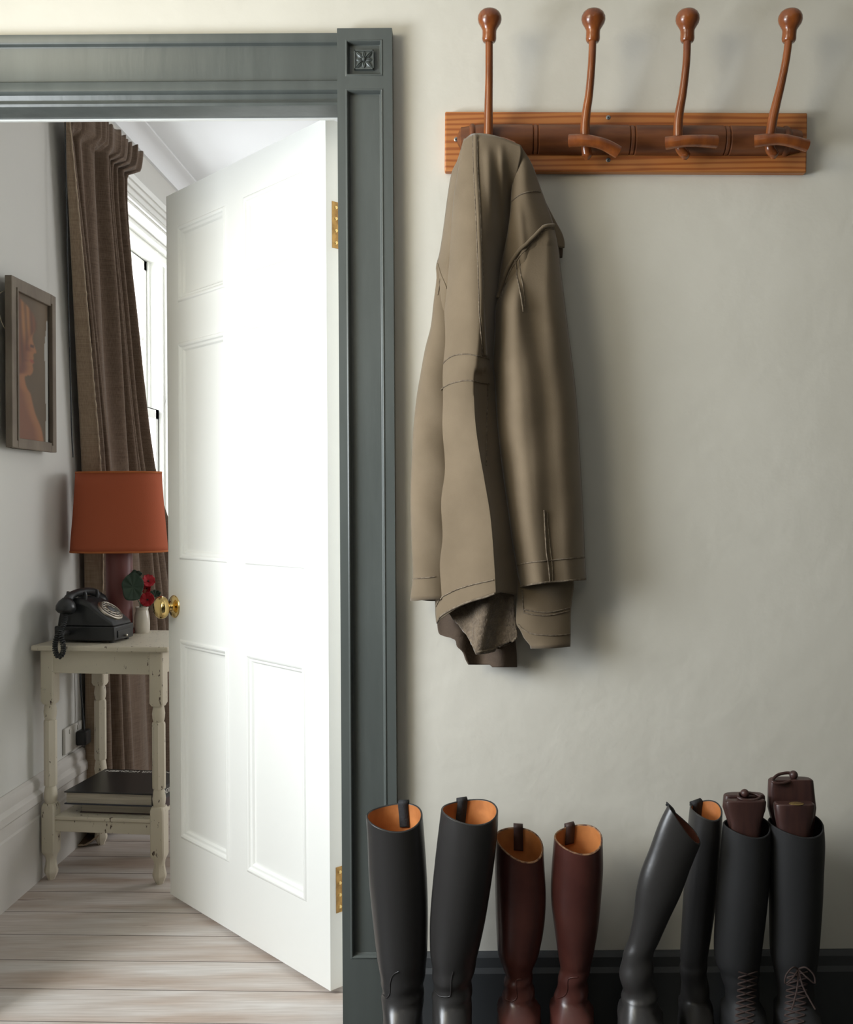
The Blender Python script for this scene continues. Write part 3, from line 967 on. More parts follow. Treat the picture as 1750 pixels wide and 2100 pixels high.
VL = yx([(1058, 282), (1064, 311), (1056, 352), (1051, 393), (1048, 433), (1040, 488), (1030, 542), (1024, 600), (1018, 650), (1014, 700), (1014, 780), (1021, 869), (1033, 972), (1043, 1046), (1053, 1120), (1062, 1190), (1066, 1300)])
RS = yx([(1059, 284), (1072, 306), (1091, 338.5), (1107.7, 385), (1118.5, 414.5), (1135, 463), (1144, 504), (1148, 542), (1156.5, 610), (1163, 664), (1170, 718), (1180, 800), (1186, 883), (1190.5, 963), (1195, 1046), (1199, 1143), (1202, 1192)])


def wob(x, y, a=0.002):
    return a * (math.sin(x * 0.045 + y * 0.011) * math.sin(y * 0.017 + 1.3) + 0.5 * math.sin(x * 0.080 - y * 0.013 + 0.7))


def main_depth(u, y):
    """how far the back panel stands off the wall; u 0 at its left fold, .62 at the ridge, 1 in the valley"""
    g = sstep(300, 520, y)
    top = lerp(0.122, 0.145, g)
    le = lerp(0.106, 0.075, sstep(290, 420, y))
    ve = lerp(0.112, 0.060, sstep(310, 450, y))
    if u < 0.62:
        t = u / 0.62
        sh = math.sin(t * PI / 2) ** 0.75
        low = sstep(760, 900, y)
        sh = lerp(sh, 0.55 * math.sin(t * PI / 2) ** 0.55 + 0.45 * t ** 1.3, low)
        d = le + (top - le) * sh
    else:
        t = (u - 0.62) / 0.38
        d = top + (ve - top) * (sstep(0, 1, t) if y < 760 else t ** 0.8)
    return d


def panel(lf, rf, top, bot, depth, nu, nv, mid=None):
    """cloth panel between two edge lines; top/bot give y for u in 0..1; depth(u, y) metres off the wall"""
    rows = []
    for j in range(nv + 1):
        row = []
        for i in range(nu + 1):
            u = i / nu
            y = lerp(top(u), bot(u), j / nv)
            l, r = lf(y), rf(y)
            if mid is not None:
                m = mid(y)
                x = lerp(l, m, u / 0.62) if u < 0.62 else lerp(m, r, (u - 0.62) / 0.38)
            else:
                x = lerp(l, r, u)
            row.append(P(x, y, D - depth(u, y, x)))
        rows.append(row)
    return rows


cloth = []
# left part of the body behind the main fold
side = MB().grid(panel(L0, lambda y: L1(y) + 22, lambda u: 284, lambda u: 690,
                       lambda u, y, x: 0.035 + 0.045 * math.sin(PI * min(1, u * 0.75 + 0.05)) * sstep(270, 380, y) + 0.03 * (1 - sstep(284, 330, y)) + wob(x, y, .001), 16, 60))
cloth.append(side.build('side_panel', M['jacket'], jk, solid=0.003, sharp=80))


# main back panel: hangs from the peg in one deep fold
def main_top(u):
    return 274.5 + (13 * ((0.34 - u) / 0.34) ** 1.6 if u < 0.34 else 0) + (24 * ((u - 0.56) / 0.44) ** 2.0 if u > 0.56 else 0)


hem = curve([(0.0, 1279), (0.03, 1272), (0.10, 1263), (0.22, 1247), (0.36, 1235), (0.5, 1226), (0.62, 1218), (0.7, 1215), (1.0, 1223)])
back = MB().grid(panel(L1, lambda y: VL(y) + 6, main_top, hem,
                       lambda u, y, x: main_depth(u, y) + wob(x, y, .0018) * sstep(300, 400, y)
                       + 0.006 * math.exp(-((x - lerp(1000, 1012, (y - 300) / 200)) / 8.0) ** 2) * sstep(290, 330, y) * (1 - sstep(400, 520, y))
                       + 0.006 * math.exp(-((x - lerp(1028, 1036, (y - 300) / 200)) / 6.0) ** 2) * sstep(290, 330, y) * (1 - sstep(450, 560, y))
                       - 0.010 * (1 - sstep(274, 286, y)), 60, 150, RG))
cloth.append(back.build('back_panel', M['jacket'], jk, solid=0.003, sharp=80))

# front panel: shoulder yoke, then the body under the sleeve down to the pocket
FR_ = yx([(1059, 284), (1072, 306), (1091, 338.5), (1107.7, 385), (1118.5, 414.5), (1135, 463), (1136, 500), (1140, 600), (1152, 800), (1160, 1000), (1172, 1150), (1177, 1200), (1175, 1217), (1170.5, 1252), (1170, 1297), (1169, 1334)])
FL_ = yx([(1058, 282), (1064, 311), (1056, 352), (1050, 393), (1048, 433), (1040, 488), (1029, 542), (1021, 600), (1020, 650), (1024, 780), (1040, 972), (1058, 1120), (1062, 1193), (1060, 1250), (1060, 1280), (1068, 1292), (1077, 1311), (1086, 1319), (1090, 1334)])


def front_depth(u, y, x):
    b = lerp(0.105, 0.088, sstep(440, 640, y))
    edge = lerp(0.106, 0.045, sstep(290, 400, y))
    d = edge + (b - edge) * math.sin(PI * (0.22 + 0.70 * u)) ** 0.8
    d = max(d, 0.098 * (1 - sstep(300, 345, y)))
    d += 0.005 * math.exp(-((x - lerp(1062, 1078, (y - 400) / 150)) / 7) ** 2) * sstep(400, 450, y) * (1 - sstep(520, 580, y))
    return d + wob(x, y, .0015)


frontp = MB().grid(panel(FL_, FR_, lambda u: lerp(303, 300, u), lambda u: 1330 - 4 * u + (6 * u * (1 - u)), front_depth, 30, 130))
cloth.append(frontp.build('front_panel', M['jacket'], jk, solid=0.003, sharp=80))

# right sleeve, sewn to the yoke along the armhole
arm = [(1135, 462), (1113, 466), (1091, 487), (1064, 515), (1045, 545), (1034, 572), (1023, 610), (1016, 640)]
army = curve([(1016, 640), (1023, 610), (1034, 572), (1045, 545), (1064, 515), (1091, 487), (1113, 466), (1135, 462), (1150, 480)])
SLF = yx([(1016, 630), (1014, 678), (1011, 745), (1015, 780), (1021, 869), (1032.6, 972), (1043, 1046), (1053, 1120), (1065, 1187), (1069.5, 1206)])
CRS = yx([(1056, 531), (1072, 623), (1083, 691), (1097, 773), (1106, 869), (1112, 987), (1115, 1046), (1121, 1134), (1126, 1196)])
cuffy = curve([(1060, 1207), (1070, 1205), (1098, 1199), (1126, 1196), (1160, 1193), (1202, 1190)])


def sleeve_depth(x, y):
    l, r = SLF(max(y, 640)), RS(y)
    if y < 640:
        l = lerp(1060, 1016, sstep(500, 640, y)) if y > 500 else 1080
    u = max(0.0, min(1.0, (x - l) / max(r - l, 1)))
    c = (CRS(max(y, 531)) - l) / max(r - l, 1)
    base = lerp(0.098, 0.125, sstep(470, 640, y))
    lf_ = 0.58 + 0.42 * math.sin(PI / 2 * min(1.0, u / 0.34))
    rt_ = 1.0 if u < 0.70 else math.sqrt(max(0.0, 1 - ((u - 0.70) / 0.31) ** 2))
    d = base * lf_ * lerp(0.28, 1.0, rt_) * (1 - 0.10 * u)
    s = sstep(540, 640, y)
    d += s * 0.011 * math.exp(-((u - c * 0.55) / 0.24) ** 2)
    d -= s * 0.007 * sstep(c - 0.10, c + 0.10, u) * (1 - sstep(c + 0.10, 1.0, u) * 0.7)
    return d + wob(x, y, .002) * s


rows = []
nu, nv = 44, 130
for j in range(nv + 1):
    row = []
    for i in range(nu + 1):
        u = i / nu
        xt = lerp(1016, 1135, u)
        yt = army(xt)
        xb = lerp(1069.5, 1202, u)
        yb = cuffy(xb)
        y = lerp(yt, yb, j / nv)
        l = SLF(y) if y > 640 else None
        xl = SLF(max(y, 640))
        xr = RS(y)
        w = sstep(0, 0.22, j / nv)
        x = lerp(xt + (RS(y) - RS(yt)) * u, lerp(xl, xr, u), w)
        row.append(P(x, y, D - sleeve_depth(x, y)))
    rows.append(row)
sl = MB().grid(rows)
sleeve_r = sl.build('sleeve', M['jacket'], jk, solid=0.003, sharp=80)
cloth.append(sleeve_r)

# left sleeve: a loose tube hanging behind the main fold
rings = []
for j in range(70):
    t = j / 69
    y = lerp(540, 1231, t)
    l, r = L0(y), L1(y) + lerp(6, 40, sstep(540, 760, y))
    ring = []
    for k in range(28):
        q = 2 * PI * k / 28
        x = (l + r) / 2 + (r - l) / 2 * math.cos(q)
        yy = y + (1.5 * math.sin(q * 3) if j == 69 else 0)
        d = 0.058 + (0.034 * math.sin(q) if math.sin(q) > 0 else 0.03 * math.sin(q)) * lerp(0.12, 1.0, sstep(540, 720, y)) - 0.012 * (1 - sstep(540, 640, y))
        d += 0.003 * math.sin(y * 0.045 + q * 2) * sstep(650, 800, y)
        ring.append(P(x, yy, D - d))
    rings.append(ring)
ls = MB().loft(rings, True, False)
cloth.append(ls.build('sleeve', M['jacket'], jk, solid=0.003, sharp=80))

# collar flaps behind the right shoulder
cl = MB().grid(panel(yx([(1096, 392), (1112, 430), (1128, 468), (1138, 505), (1146, 512)]), yx([(1106, 392), (1122, 424), (1140, 458), (1152, 480), (1157, 499), (1156, 514)]),
                     lambda u: 394, lambda u: 505 + 4 * u, lambda u, y, x: 0.050 - 0.012 * u, 8, 30))
cl.build('collar', M['jacket'], jk, solid=0.006, sharp=80)
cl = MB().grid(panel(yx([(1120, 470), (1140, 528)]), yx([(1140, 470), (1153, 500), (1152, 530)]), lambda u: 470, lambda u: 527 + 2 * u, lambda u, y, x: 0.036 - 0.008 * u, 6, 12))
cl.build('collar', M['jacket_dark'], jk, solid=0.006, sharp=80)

# lining seen below the hem: pale fleece flap, darker inside of the far front
fl = MB().grid(panel(yx([(912, 1225), (915, 1246), (924, 1262), (945, 1287), (962, 1310), (974, 1335), (976, 1342)]),
                     yx([(1056, 1205), (1055, 1225), (1057, 1262), (1062, 1300), (1061, 1310), (1058, 1315)]),
                     lambda u: 1205, lambda u: lerp(1342, 1312, u) + 8 * math.sin(PI * u) - (12 * math.sin(PI * u) if u > .5 else 0) * 0.5,
                     lambda u, y, x: 0.070 + 0.030 * math.exp(-((x - lerp(1000, 980, (y - 1230) / 110)) / 22) ** 2) + 0.0015 * math.sin(x * .9) * math.sin(y * .8), 34, 40))
cloth.append(fl.build('fleece_lining', M['fleece'], jk, solid=0.004, sharp=80))
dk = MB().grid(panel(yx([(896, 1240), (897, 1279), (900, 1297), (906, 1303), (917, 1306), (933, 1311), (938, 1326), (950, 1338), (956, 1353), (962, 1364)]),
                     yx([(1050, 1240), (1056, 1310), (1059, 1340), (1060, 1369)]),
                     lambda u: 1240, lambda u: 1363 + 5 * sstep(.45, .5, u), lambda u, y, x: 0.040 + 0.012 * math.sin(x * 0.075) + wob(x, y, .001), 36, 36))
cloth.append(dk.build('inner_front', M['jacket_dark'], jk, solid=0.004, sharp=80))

jb = bvh_of(cloth)


def seam(pts, r=0.0012, lift=0.0008, name='seam', m='jacket_seam', flat=1.0, n=6, parent=None):
    path = on_surface(jb, pts, n, lift + 0.0012)
    if len(path) > 3:
        MB().tube(path, r * 1.15, 8, flat=flat).build(name, M[m], parent or jk, sharp=80)


def band(a, b, name, lift=0.0025, n=10):
    """raised double strip between two lines laid on the cloth"""
    pa, pb = on_surface(jb, a, n, lift), on_surface(jb, b, n, lift)
    k = min(len(pa), len(pb))
    if k > 2:
        MB().grid([pa[:k], [(p + q) / 2 + (p - q).cross(Vector((0, 0, 1))).normalized() * 0 for p, q in zip(pa[:k], pb[:k])], pb[:k]]).build(name, M['jacket'], jk, solid=0.002, offset=1.0, sharp=80)


bs_ = [(979, 279), (980, 338), (984, 420), (987, 501), (989.6, 583), (992, 664), (996, 730)]
band([(x - 7, y) for x, y in bs_], bs_, 'back_seam_strip')
seam(bs_, 0.0016, 0.0014, 'back_seam')
seam([(x - 8, y + 1) for x, y in bs_], 0.0011, 0.0012, 'back_seam')
seam([(999, 790), (997, 868), (996, 955)], 0.0013, 0.0008, 'back_seam')
seam([(1134, 463), (1113, 467), (1091, 489), (1064, 517), (1045, 547), (1034.4, 574), (1024, 612)], 0.0034, 0.0020, 'armhole_seam', m='jacket')
seam([(1137, 470), (1115, 474), (1094, 496), (1068, 524), (1049, 553), (1038, 580), (1028, 618)], 0.0010, 0.0006, 'armhole_seam')
seam([(1051, 413), (1064, 402), (1078, 395.5), (1094, 393), (1107, 394)], 0.0012, 0.0008, 'yoke_seam')
seam([(1057, 533), (1062, 570), (1068, 610), (1072, 640)], 0.0014, 0.0010, 'sleeve_seam')
seam([(1065, 533), (1070, 570), (1074, 606), (1075, 630)], 0.0010, 0.0008, 'sleeve_seam')
seam([(909, 747), (920, 736), (934, 729), (956, 726.6), (980, 730), (1002, 736)], 0.0012, 0.0008, 'patch_seam')
seam([(904, 800), (915, 792), (928.5, 786), (950, 781), (966.5, 781), (985, 785), (1002, 787)], 0.0012, 0.0008, 'patch_seam')
seam([(900, 542), (906, 562), (913, 580), (917, 592)], 0.0014, 0.0006, 'left_armhole_seam', m='jacket')
seam([(904, 572), (902, 588), (899, 606)], 0.0010, 0.0008, 'left_armhole_seam')
# cuffs and hem: stitched edges
seam([(1063, 1158), (1090, 1153), (1121, 1150), (1160, 1146), (1197, 1143)], 0.0012, 0.0008, 'cuff_stitch')
seam([(1068, 1203), (1098, 1197), (1126, 1193.5), (1160, 1191), (1199, 1187)], 0.0018, 0.0004, 'cuff_edge')
seam([(1115, 1046), (1117, 1085), (1120, 1134), (1124, 1160), (1127, 1193)], 0.0014, 0.0010, 'sleeve_seam')
seam([(1122, 1052), (1124, 1085), (1129, 1134), (1132, 1160), (1133, 1192)], 0.0010, 0.0008, 'sleeve_seam')
seam([(849, 1186), (860, 1186), (875, 1185), (892, 1183)], 0.0012, 0.0008, 'cuff_stitch')
seam([(896, 1244), (904, 1228), (917, 1219), (940, 1208), (970, 1199), (1000, 1192), (1013, 1189)], 0.0012, 0.0008, 'hem_stitch')
seam([(898, 1275), (908, 1261), (938, 1244), (967, 1232.5), (997, 1224), (1015, 1217)], 0.0020, 0.0004, 'hem_edge')
# pocket on the lower front
seam([(1072, 1208), (1073, 1225), (1074, 1245), (1076, 1254)], 0.0012, 0.0008, 'pocket_stitch')
seam([(1076, 1250), (1100, 1254), (1130, 1255), (1168, 1246)], 0.0012, 0.0008, 'pocket_stitch')
seam([(1074, 1256), (1100, 1261), (1130, 1261), (1168, 1252)], 0.0012, 0.0008, 'pocket_stitch')
seam([(1064, 1280), (1080, 1294), (1102, 1301), (1140, 1303), (1168, 1300)], 0.0012, 0.0008, 'hem_stitch')
seam([(977, 1338), (996, 1334), (1020, 1328), (1045, 1318), (1059, 1309)], 0.0020, 0.0006, 'hem_edge')


# ------------------------------------------------------------------ boots
def boot(name, label, group, rows, d, leather, lining, depth_k=0.92, rim_tilt=0.25, tab=None, foot_rot=0.0, seams=(), worn=False, slouch=0.0, fw=0.047, tab_mat='strap', flen=1.0):
    """rows: (xl, yl, xr, yr) of the shaft from rim to ankle, seen in front at distance d"""
    mid = P((rows[-1][0] + rows[-1][2]) / 2, (rows[-1][1] + rows[-1][3]) / 2, d)
    root = thing(name, (mid.x, d, 0.0), label, 'boot', group)
    NN = 44
    C = [P((r[0] + r[2]) / 2, (r[1] + r[3]) / 2, d) for r in rows]
    Hv = [(P(r[2], r[3], d) - P(r[0], r[1], d)) / 2 for r in rows]
    C2, H2 = catmull(C, 6), catmull(Hv, 6)
    k = len(C2)

    def ring(i, inset=0.0, tiltk=1.0):
        t = i / (k - 1)
        h = H2[i]
        hl = h.length
        hn = h / hl
        w = max(hl - inset, 0.004)
        # the shaft gets rounder towards the ankle
        b = max(lerp(hl * depth_k, hl * 1.05, t) - inset, 0.004)
        til = rim_tilt * (1 - sstep(0.0, 0.45, t)) * tiltk
        out = []
        for j in range(NN):
            q = 2 * PI * j / NN
            wr = 1 + slouch * 0.05 * math.sin(t * 34 + 1.5 * math.sin(q + 1.0)) * sstep(0.55, 0.9, t)
            dz = 0.004 * math.sin(2 * q + 0.6) * (1 - sstep(0, 0.12, t))
            out.append(C2[i] + hn * (w * wr * math.cos(q)) + Vector((0, b * wr * math.sin(q), b * math.sin(q) * til + dz)))
        return out
    outer = [ring(i) for i in range(k)]
    za = C2[-1].z
    cx, cy = C2[-1].x, d
    wa = H2[-1].length
    R = rotz(foot_rot)
    sl = [(0.93, wa * 0.99, wa * 1.20, wa * 1.05), (0.84, fw * 0.92, 0.066, 0.050), (0.74, fw * 0.90, 0.080, 0.050), (0.645, fw * 0.91, 0.100, 0.050), (0.55, fw * 0.94, 0.127, 0.051),
          (0.46, fw * 0.97, 0.155, 0.052), (0.37, fw * 1.0, 0.182, 0.053), (0.28, fw * 1.03, 0.203, 0.054), (0.19, fw * 1.05, 0.216, 0.054), (0.11, fw * 1.05, 0.220, 0.053)]
    foot = []
    for fz, w, fr, bk in sl:
        z = za * fz
        rg = []
        for j in range(NN):
            q = 2 * PI * j / NN
            c, s_ = math.cos(q), math.sin(q)
            e = 0.84
            px = w * math.copysign(abs(c) ** e, c)
            py = (bk if s_ > 0 else fr * flen) * math.copysign(abs(s_) ** e, s_)
            if s_ < 0 and fr > 0.09:                    # ball wider than waist, toe drawn in
                ty = -py / (fr * flen)
                px *= 1 + 0.10 * math.sin(PI * ty) - 0.06 * ty
            zz = z + 0.0035 * slouch * math.sin(py * 120 + px * 60) * (1 if fz > 0.4 else 0)
            v = R @ Vector((px, py, 0))
            rg.append(Vector((cx + v.x, cy + v.y, zz)))
        foot.append(rg)
    ub = MB().loft(outer + foot, False, True)
    up_ = ub.build('upper', M[leather], root, sharp=75)
    # rim, lining
    r0, r1 = ring(0), ring(0, 0.0035)
    rb_ = MB()
    rb_.loft([r0, [p + Vector((0, 0, 0.0015)) for p in ring(0, 0.0010)], [p + Vector((0, 0, 0.0015)) for p in ring(0, 0.0026)], r1], False, False)
    rb_.build('rim', M['rim_wear' if worn else leather], root, sharp=80)
    inn = [ring(i, 0.0035) for i in range(0, max(4, int(k * 0.8)))]
    MB().loft(inn, False, True).build('lining', M[lining], root, sharp=80)
    # sole and heel
    sb = MB()
    zt = za * 0.11
    s0 = [Vector((p.x, p.y, zt)) for p in foot[-1]]
    cc = Vector((cx, cy, 0))
    s1 = [cc + (Vector((p.x, p.y, 0)) - cc) * 1.03 + Vector((0, 0, zt - 0.001)) for p in foot[-1]]
    s2 = [Vector((p.x, p.y, zt - 0.007)) for p in s1]
    sb.loft([s0, s1, s2], True, True)
    sb.build('sole', M['sole'], root, sharp=50)
    hb = MB()
    hr = []
    for z, kk in ((0.0, 0.95), (zt - 0.0071, 1.0)):
        hr.append([R @ Vector((kk * fw * 0.92 * math.cos(2 * PI * j / 24), 0.012 + kk * 0.044 * math.sin(2 * PI * j / 24), 0)) + Vector((cx, cy, z)) for j in range(24)])
    hb.loft(hr, True, True)
    hb.build('heel', M['sole'], root, sharp=50)
    # front of the sole rests on the floor through a thicker forepart
    fb_ = MB()
    fr_ = []
    for z in (0.0, zt - 0.0071):
        fr_.append([R @ Vector((fw * 0.98 * math.cos(2 * PI * j / 24), -0.14 * flen + 0.072 * math.sin(2 * PI * j / 24), 0)) + Vector((cx, cy, z)) for j in range(24)])
    fb_.loft(fr_, True, True)
    fb_.build('forepart', M['sole'], root, sharp=50)
    # pull straps sewn inside the back of the rim
    if tab:
        q, wd, hgt, drop = tab
        qi = q / (2 * PI) * NN
        j0 = int(qi) % NN
        pin = ring(0, 0.0055)[j0]
        low = [ring(i, 0.0060)[j0] for i in range(k)]
        path = []
        acc = 0.0
        for i in range(len(low)):
            if i and (low[0] - low[i]).length > drop:
                break
            path.append(low[i])
        path = path[::-1]
        outp = ring(0, -0.0025)[j0]
        out2 = ring(1, -0.0025)[j0]
        path += [pin + Vector((0, 0, hgt * 0.75)), (pin + outp) / 2 + Vector((0, 0, hgt)), outp + Vector((0, 0, hgt * 0.75)), outp, out2]
        tang = (ring(0)[(j0 + 1) % NN] - ring(0)[j0 - 1]).normalized()
        pth = catmull(path, 3)
        MB().grid([[p - tang * wd / 2 for p in pth], [p + tang * wd / 2 for p in pth]]).build('pull_strap', M[tab_mat], root, solid=0.0025, sharp=60)
    bv = bvh_of([up_])
    for nm, pts, r in seams:
        path = on_surface(bv, pts, 6, r * 0.4)
        if len(path) > 3:
            MB().tube(path, r, 8).build(nm, M[leather], root, sharp=80)
    return root, up_, bv, ring, C2, H2


def R_(*rows):
    return [(xl, y, xr, y) for y, xl, xr in rows]


G1, G2, G3, G4 = 'pair of upright black riding boots', 'pair of oxblood riding boots', 'pair of slack black riding boots', 'pair of laced boots on boot trees'
boot('riding_boot', 'tall black riding boot with tan lining standing against the grey door surround', G1,
     R_((1675, 751, 867), (1720, 754, 871), (1800, 757, 876), (1867, 763, 878), (1942, 771, 877), (1990, 778, 873), (2020, 783, 869), (2042, 783, 870)), 1.95, 'black_leather', 'tan',
     rim_tilt=0.24, tab=(PI * 0.44, 0.020, 0.006, 0.052), seams=[('vamp_seam', [(818, 1992), (806, 2000), (801, 2016), (800, 2036), (794, 2046), (786, 2040)], 0.0012)], slouch=0.5, fw=0.042)
boot('riding_boot', 'black riding boot with tan lining, leaning right, next to the oxblood boots', G1,
     [(905, 1662, 1022, 1665), (900, 1700, 1021, 1700), (893, 1760, 1015, 1760), (886, 1830, 1005, 1830), (882, 1890, 995, 1890), (882, 1940, 984, 1940), (886, 1985, 974, 1985), (889, 2015, 968, 2015), (887, 2042, 968, 2042)], 1.93, 'black_leather', 'tan',
     rim_tilt=0.18, tab=(PI * 0.60, 0.020, 0.006, 0.052), seams=[('vamp_seam', [(930, 1992), (926, 2010), (925, 2035), (921, 2044), (903, 2043), (891, 2032)], 0.0012)], slouch=0.8, fw=0.042)
boot('riding_boot', 'oxblood riding boot with a worn slanting rim, left of the brown pair', G2,
     [(1016, 1719, 1115, 1740), (1015, 1768, 1117, 1778), (1016, 1838, 1120, 1838), (1018, 1900, 1116, 1900), (1022, 1955, 1105, 1955), (1032, 1983, 1094, 1983), (1037, 2000, 1092, 2000), (1033, 2018, 1094, 2018), (1031, 2042, 1097, 2042)], 1.985, 'brown_leather', 'tan',
     rim_tilt=0.42, tab=(PI * 0.53, 0.019, 0.007, 0.045), worn=True, tab_mat='brown_strap', seams=[('vamp_seam', [(1070, 2008), (1060, 2010), (1059, 2030), (1060, 2046), (1050, 2054), (1038, 2050)], 0.0012)], slouch=1.0)
boot('riding_boot', 'oxblood riding boot with an even rim, right of the brown pair', G2,
     R_((1720, 1137, 1236), (1778, 1132, 1237), (1838, 1130, 1233), (1900, 1137, 1227), (1957, 1145, 1217), (1983, 1149, 1211), (2010, 1145, 1206), (2042, 1138, 1206)), 1.985, 'brown_leather', 'tan',
     rim_tilt=0.34, tab=(PI * 0.60, 0.019, 0.007, 0.034), worn=True, tab_mat='brown_strap', seams=[('vamp_seam', [(1185, 2004), (1166, 2008), (1164, 2030), (1158, 2042), (1144, 2048)], 0.0012)], slouch=0.9)
boot('riding_boot', 'slouching black boot whose shaft bends over to the right', G3,
     [(1370, 1655, 1437, 1728), (1352, 1690, 1433, 1738), (1332, 1744, 1418, 1774), (1314, 1790, 1405, 1810), (1305, 1832, 1394, 1838), (1300, 1877, 1374, 1880), (1290, 1927, 1352, 1929), (1278, 1957, 1340, 1957), (1273, 1990, 1340, 1990), (1275, 2025, 1345, 2025), (1277, 2045, 1348, 2045)], 1.92, 'soft_black', 'dark_lining',
     depth_k=0.50, rim_tilt=0.35, tab=(PI * 0.80, 0.022, 0.004, 0.06), slouch=1.6, foot_rot=-0.1)
boot('riding_boot', 'narrow upright black boot with orange lining, behind the slouching one', G3,
     R_((1661, 1416, 1481), (1700, 1412, 1480), (1752, 1408, 1477), (1850, 1402, 1468), (1957, 1396, 1452), (1990, 1396, 1450), (2042, 1398, 1455)), 2.015, 'soft_black', 'tan',
     depth_k=1.15, rim_tilt=0.25, tab=(PI * 0.66, 0.026, 0.005, 0.07), slouch=1.2, fw=0.036, foot_rot=-0.06)
b7 = boot('lace_up_boot', 'dull black laced boot filled by the lower wooden boot tree', G4,
          R_((1694, 1484, 1580), (1760, 1478, 1579), (1850, 1470, 1573), (1957, 1466, 1560), (2000, 1480, 1556), (2042, 1490, 1556)), 1.955, 'matt_black', 'matt_black', rim_tilt=0.20, slouch=0.6, fw=0.044)
b8 = boot('lace_up_boot', 'dull black laced boot at far right, holding the tall wooden boot tree', G4,
          R_((1690, 1577, 1688), (1730, 1577, 1690), (1800, 1577, 1687), (1850, 1579, 1685), (1957, 1582, 1677), (2000, 1592, 1670), (2042, 1598, 1668)), 1.955, 'matt_black', 'matt_black', rim_tilt=0.20, slouch=0.6, fw=0.044)
# laces
for bt, x0, x1, bow in ((b7, 1515, 1552, False), (b8, 1616, 1656, True)):
    root, upo, bv = bt[0], bt[1], bt[2]
    for i in range(9):
        y0 = 1992 + i * 13
        y1 = y0 + 12
        sh = -i * 0.9
        for a, b in ((x0, x1), (x1, x0)):
            path = on_surface(bv, [(a + sh, y0), ((a + b) / 2 + sh, (y0 + y1) / 2), (b + sh, y1)], 5, 0.0012)
            if len(path) > 3:
                MB().tube(path, 0.0016, 6).build('lace', M['lace'], root)
    if bow:
        c = on_surface(bv, [(1637, 1985), (1637, 1987)], 2, 0.004)[0]
        for sx in (-1, 1):
            lp = [c, c + Vector((sx * 0.012, -0.006, 0.006)), c + Vector((sx * 0.026, -0.010, -0.006)), c + Vector((sx * 0.028, -0.010, -0.022)), c + Vector((sx * 0.014, -0.010, -0.012)), c]
            MB().tube(catmull(lp, 6), 0.0016, 6).build('lace_bow', M['lace'], root)
            MB().tube(catmull([c, c + Vector((sx * 0.006, -0.012, -0.03)), c + Vector((sx * 0.022, -0.03, -0.062))], 8), 0.0016, 6).build('lace_end', M['lace'], root)


# boot trees: two wooden halves, ring handle with a ball
def half_block(x_pts, d0, d1, flat_front, name, root):
    """lofted block; x_pts rows (y, xl, xr) top to bottom"""
    rings = []
    for y, xl, xr in x_pts:
        a, b = P(xl, y, d0), P(xr, y, d0)
        c = (a + b) / 2
        hw = (b - a).length / 2
        rg = []
        for j in range(30):
            q = 2 * PI * j / 30
            cx_, s_ = math.cos(q), math.sin(q)
            e = 0.62
            px = hw * math.copysign(abs(cx_) ** e, cx_)
            py = math.copysign(abs(s_) ** e, s_) * (d1 - d0) / 2
            if (s_ < 0) == flat_front:
                py = math.copysign(min(abs(py), abs(d1 - d0) / 2 * 0.75), py)
            rg.append(Vector((c.x + px, (d0 + d1) / 2 + py, c.z)))
        rings.append(rg)
    return MB().loft(rings, True, True).build(name, M['tree_wood'], root, sharp=50, bevel=0.003)


def ring_handle(root, ball, pts, r=0.0030):
    """ball: photo point + distance; ring laid through points"""
    bp = P(*ball)
    MB().lathe([(0.0001, -0.0085)] + [(0.0085 * math.sin(PI * i / 10), -0.0085 * math.cos(PI * i / 10)) for i in range(1, 10)] + [(0.0001, 0.0085)], 18, Matrix.Translation(bp)).build('handle_ball', M['tree_wood'], root)
    MB().lathe([(0.0042, -0.020), (0.0042, 0.0)], 12, Matrix.Translation(bp)).build('handle_post', M['tree_wood'], root)
    MB().tube(catmull([P(*q) for q in pts], 8), r, 10).build('ring_handle', M['tree_wood'], root)


t1 = thing('boot_tree', P(1532, 1690, 1.955), 'low dark wooden boot tree with a ring and ball handle', 'boot tree', 'wooden boot trees')
half_block([(1632, 1492, 1571), (1636, 1489, 1573), (1660, 1487, 1574), (1690, 1497, 1567), (1760, 1506, 1558)], 1.954, 1.984, True, 'back_block', t1)
half_block([(1643, 1493, 1573), (1648, 1490, 1575), (1665, 1493, 1573), (1690, 1502, 1564), (1760, 1508, 1556)], 1.930, 1.953, False, 'front_block', t1)
ring_handle(t1, (1528, 1627, 1.955), [(1515, 1634, 1.945), (1516, 1628, 1.96), (1530, 1625, 1.968), (1550, 1629, 1.960), (1560, 1635, 1.948), (1545, 1642, 1.935), (1524, 1640, 1.935), (1514, 1635, 1.943)])
t2 = thing('boot_tree', P(1632, 1690, 1.955), 'tall dark wooden boot tree in two halves with oval brass label', 'boot tree', 'wooden boot trees')
half_block([(1601, 1586, 1668), (1604, 1582, 1673), (1625, 1581, 1675), (1660, 1580, 1679), (1690, 1588, 1676), (1760, 1600, 1666)], 1.958, 1.990, True, 'back_block', t2)
fbk = half_block([(1651, 1596, 1674), (1655, 1593, 1677), (1680, 1596, 1674), (1700, 1600, 1668), (1760, 1606, 1660)], 1.922, 1.957, False, 'front_block', t2)
ring_handle(t2, (1628, 1589, 1.975), [(1629, 1597, 1.975), (1618, 1603, 1.962), (1600, 1607, 1.955), (1587, 1604, 1.956), (1585, 1599, 1.962), (1596, 1589, 1.972), (1614, 1585, 1.978), (1624, 1586, 1.976)])
zl = max((v.co + wloc(fbk)).z for v in fbk.data.vertices)
lc = P(1634, 1656, 1.930)
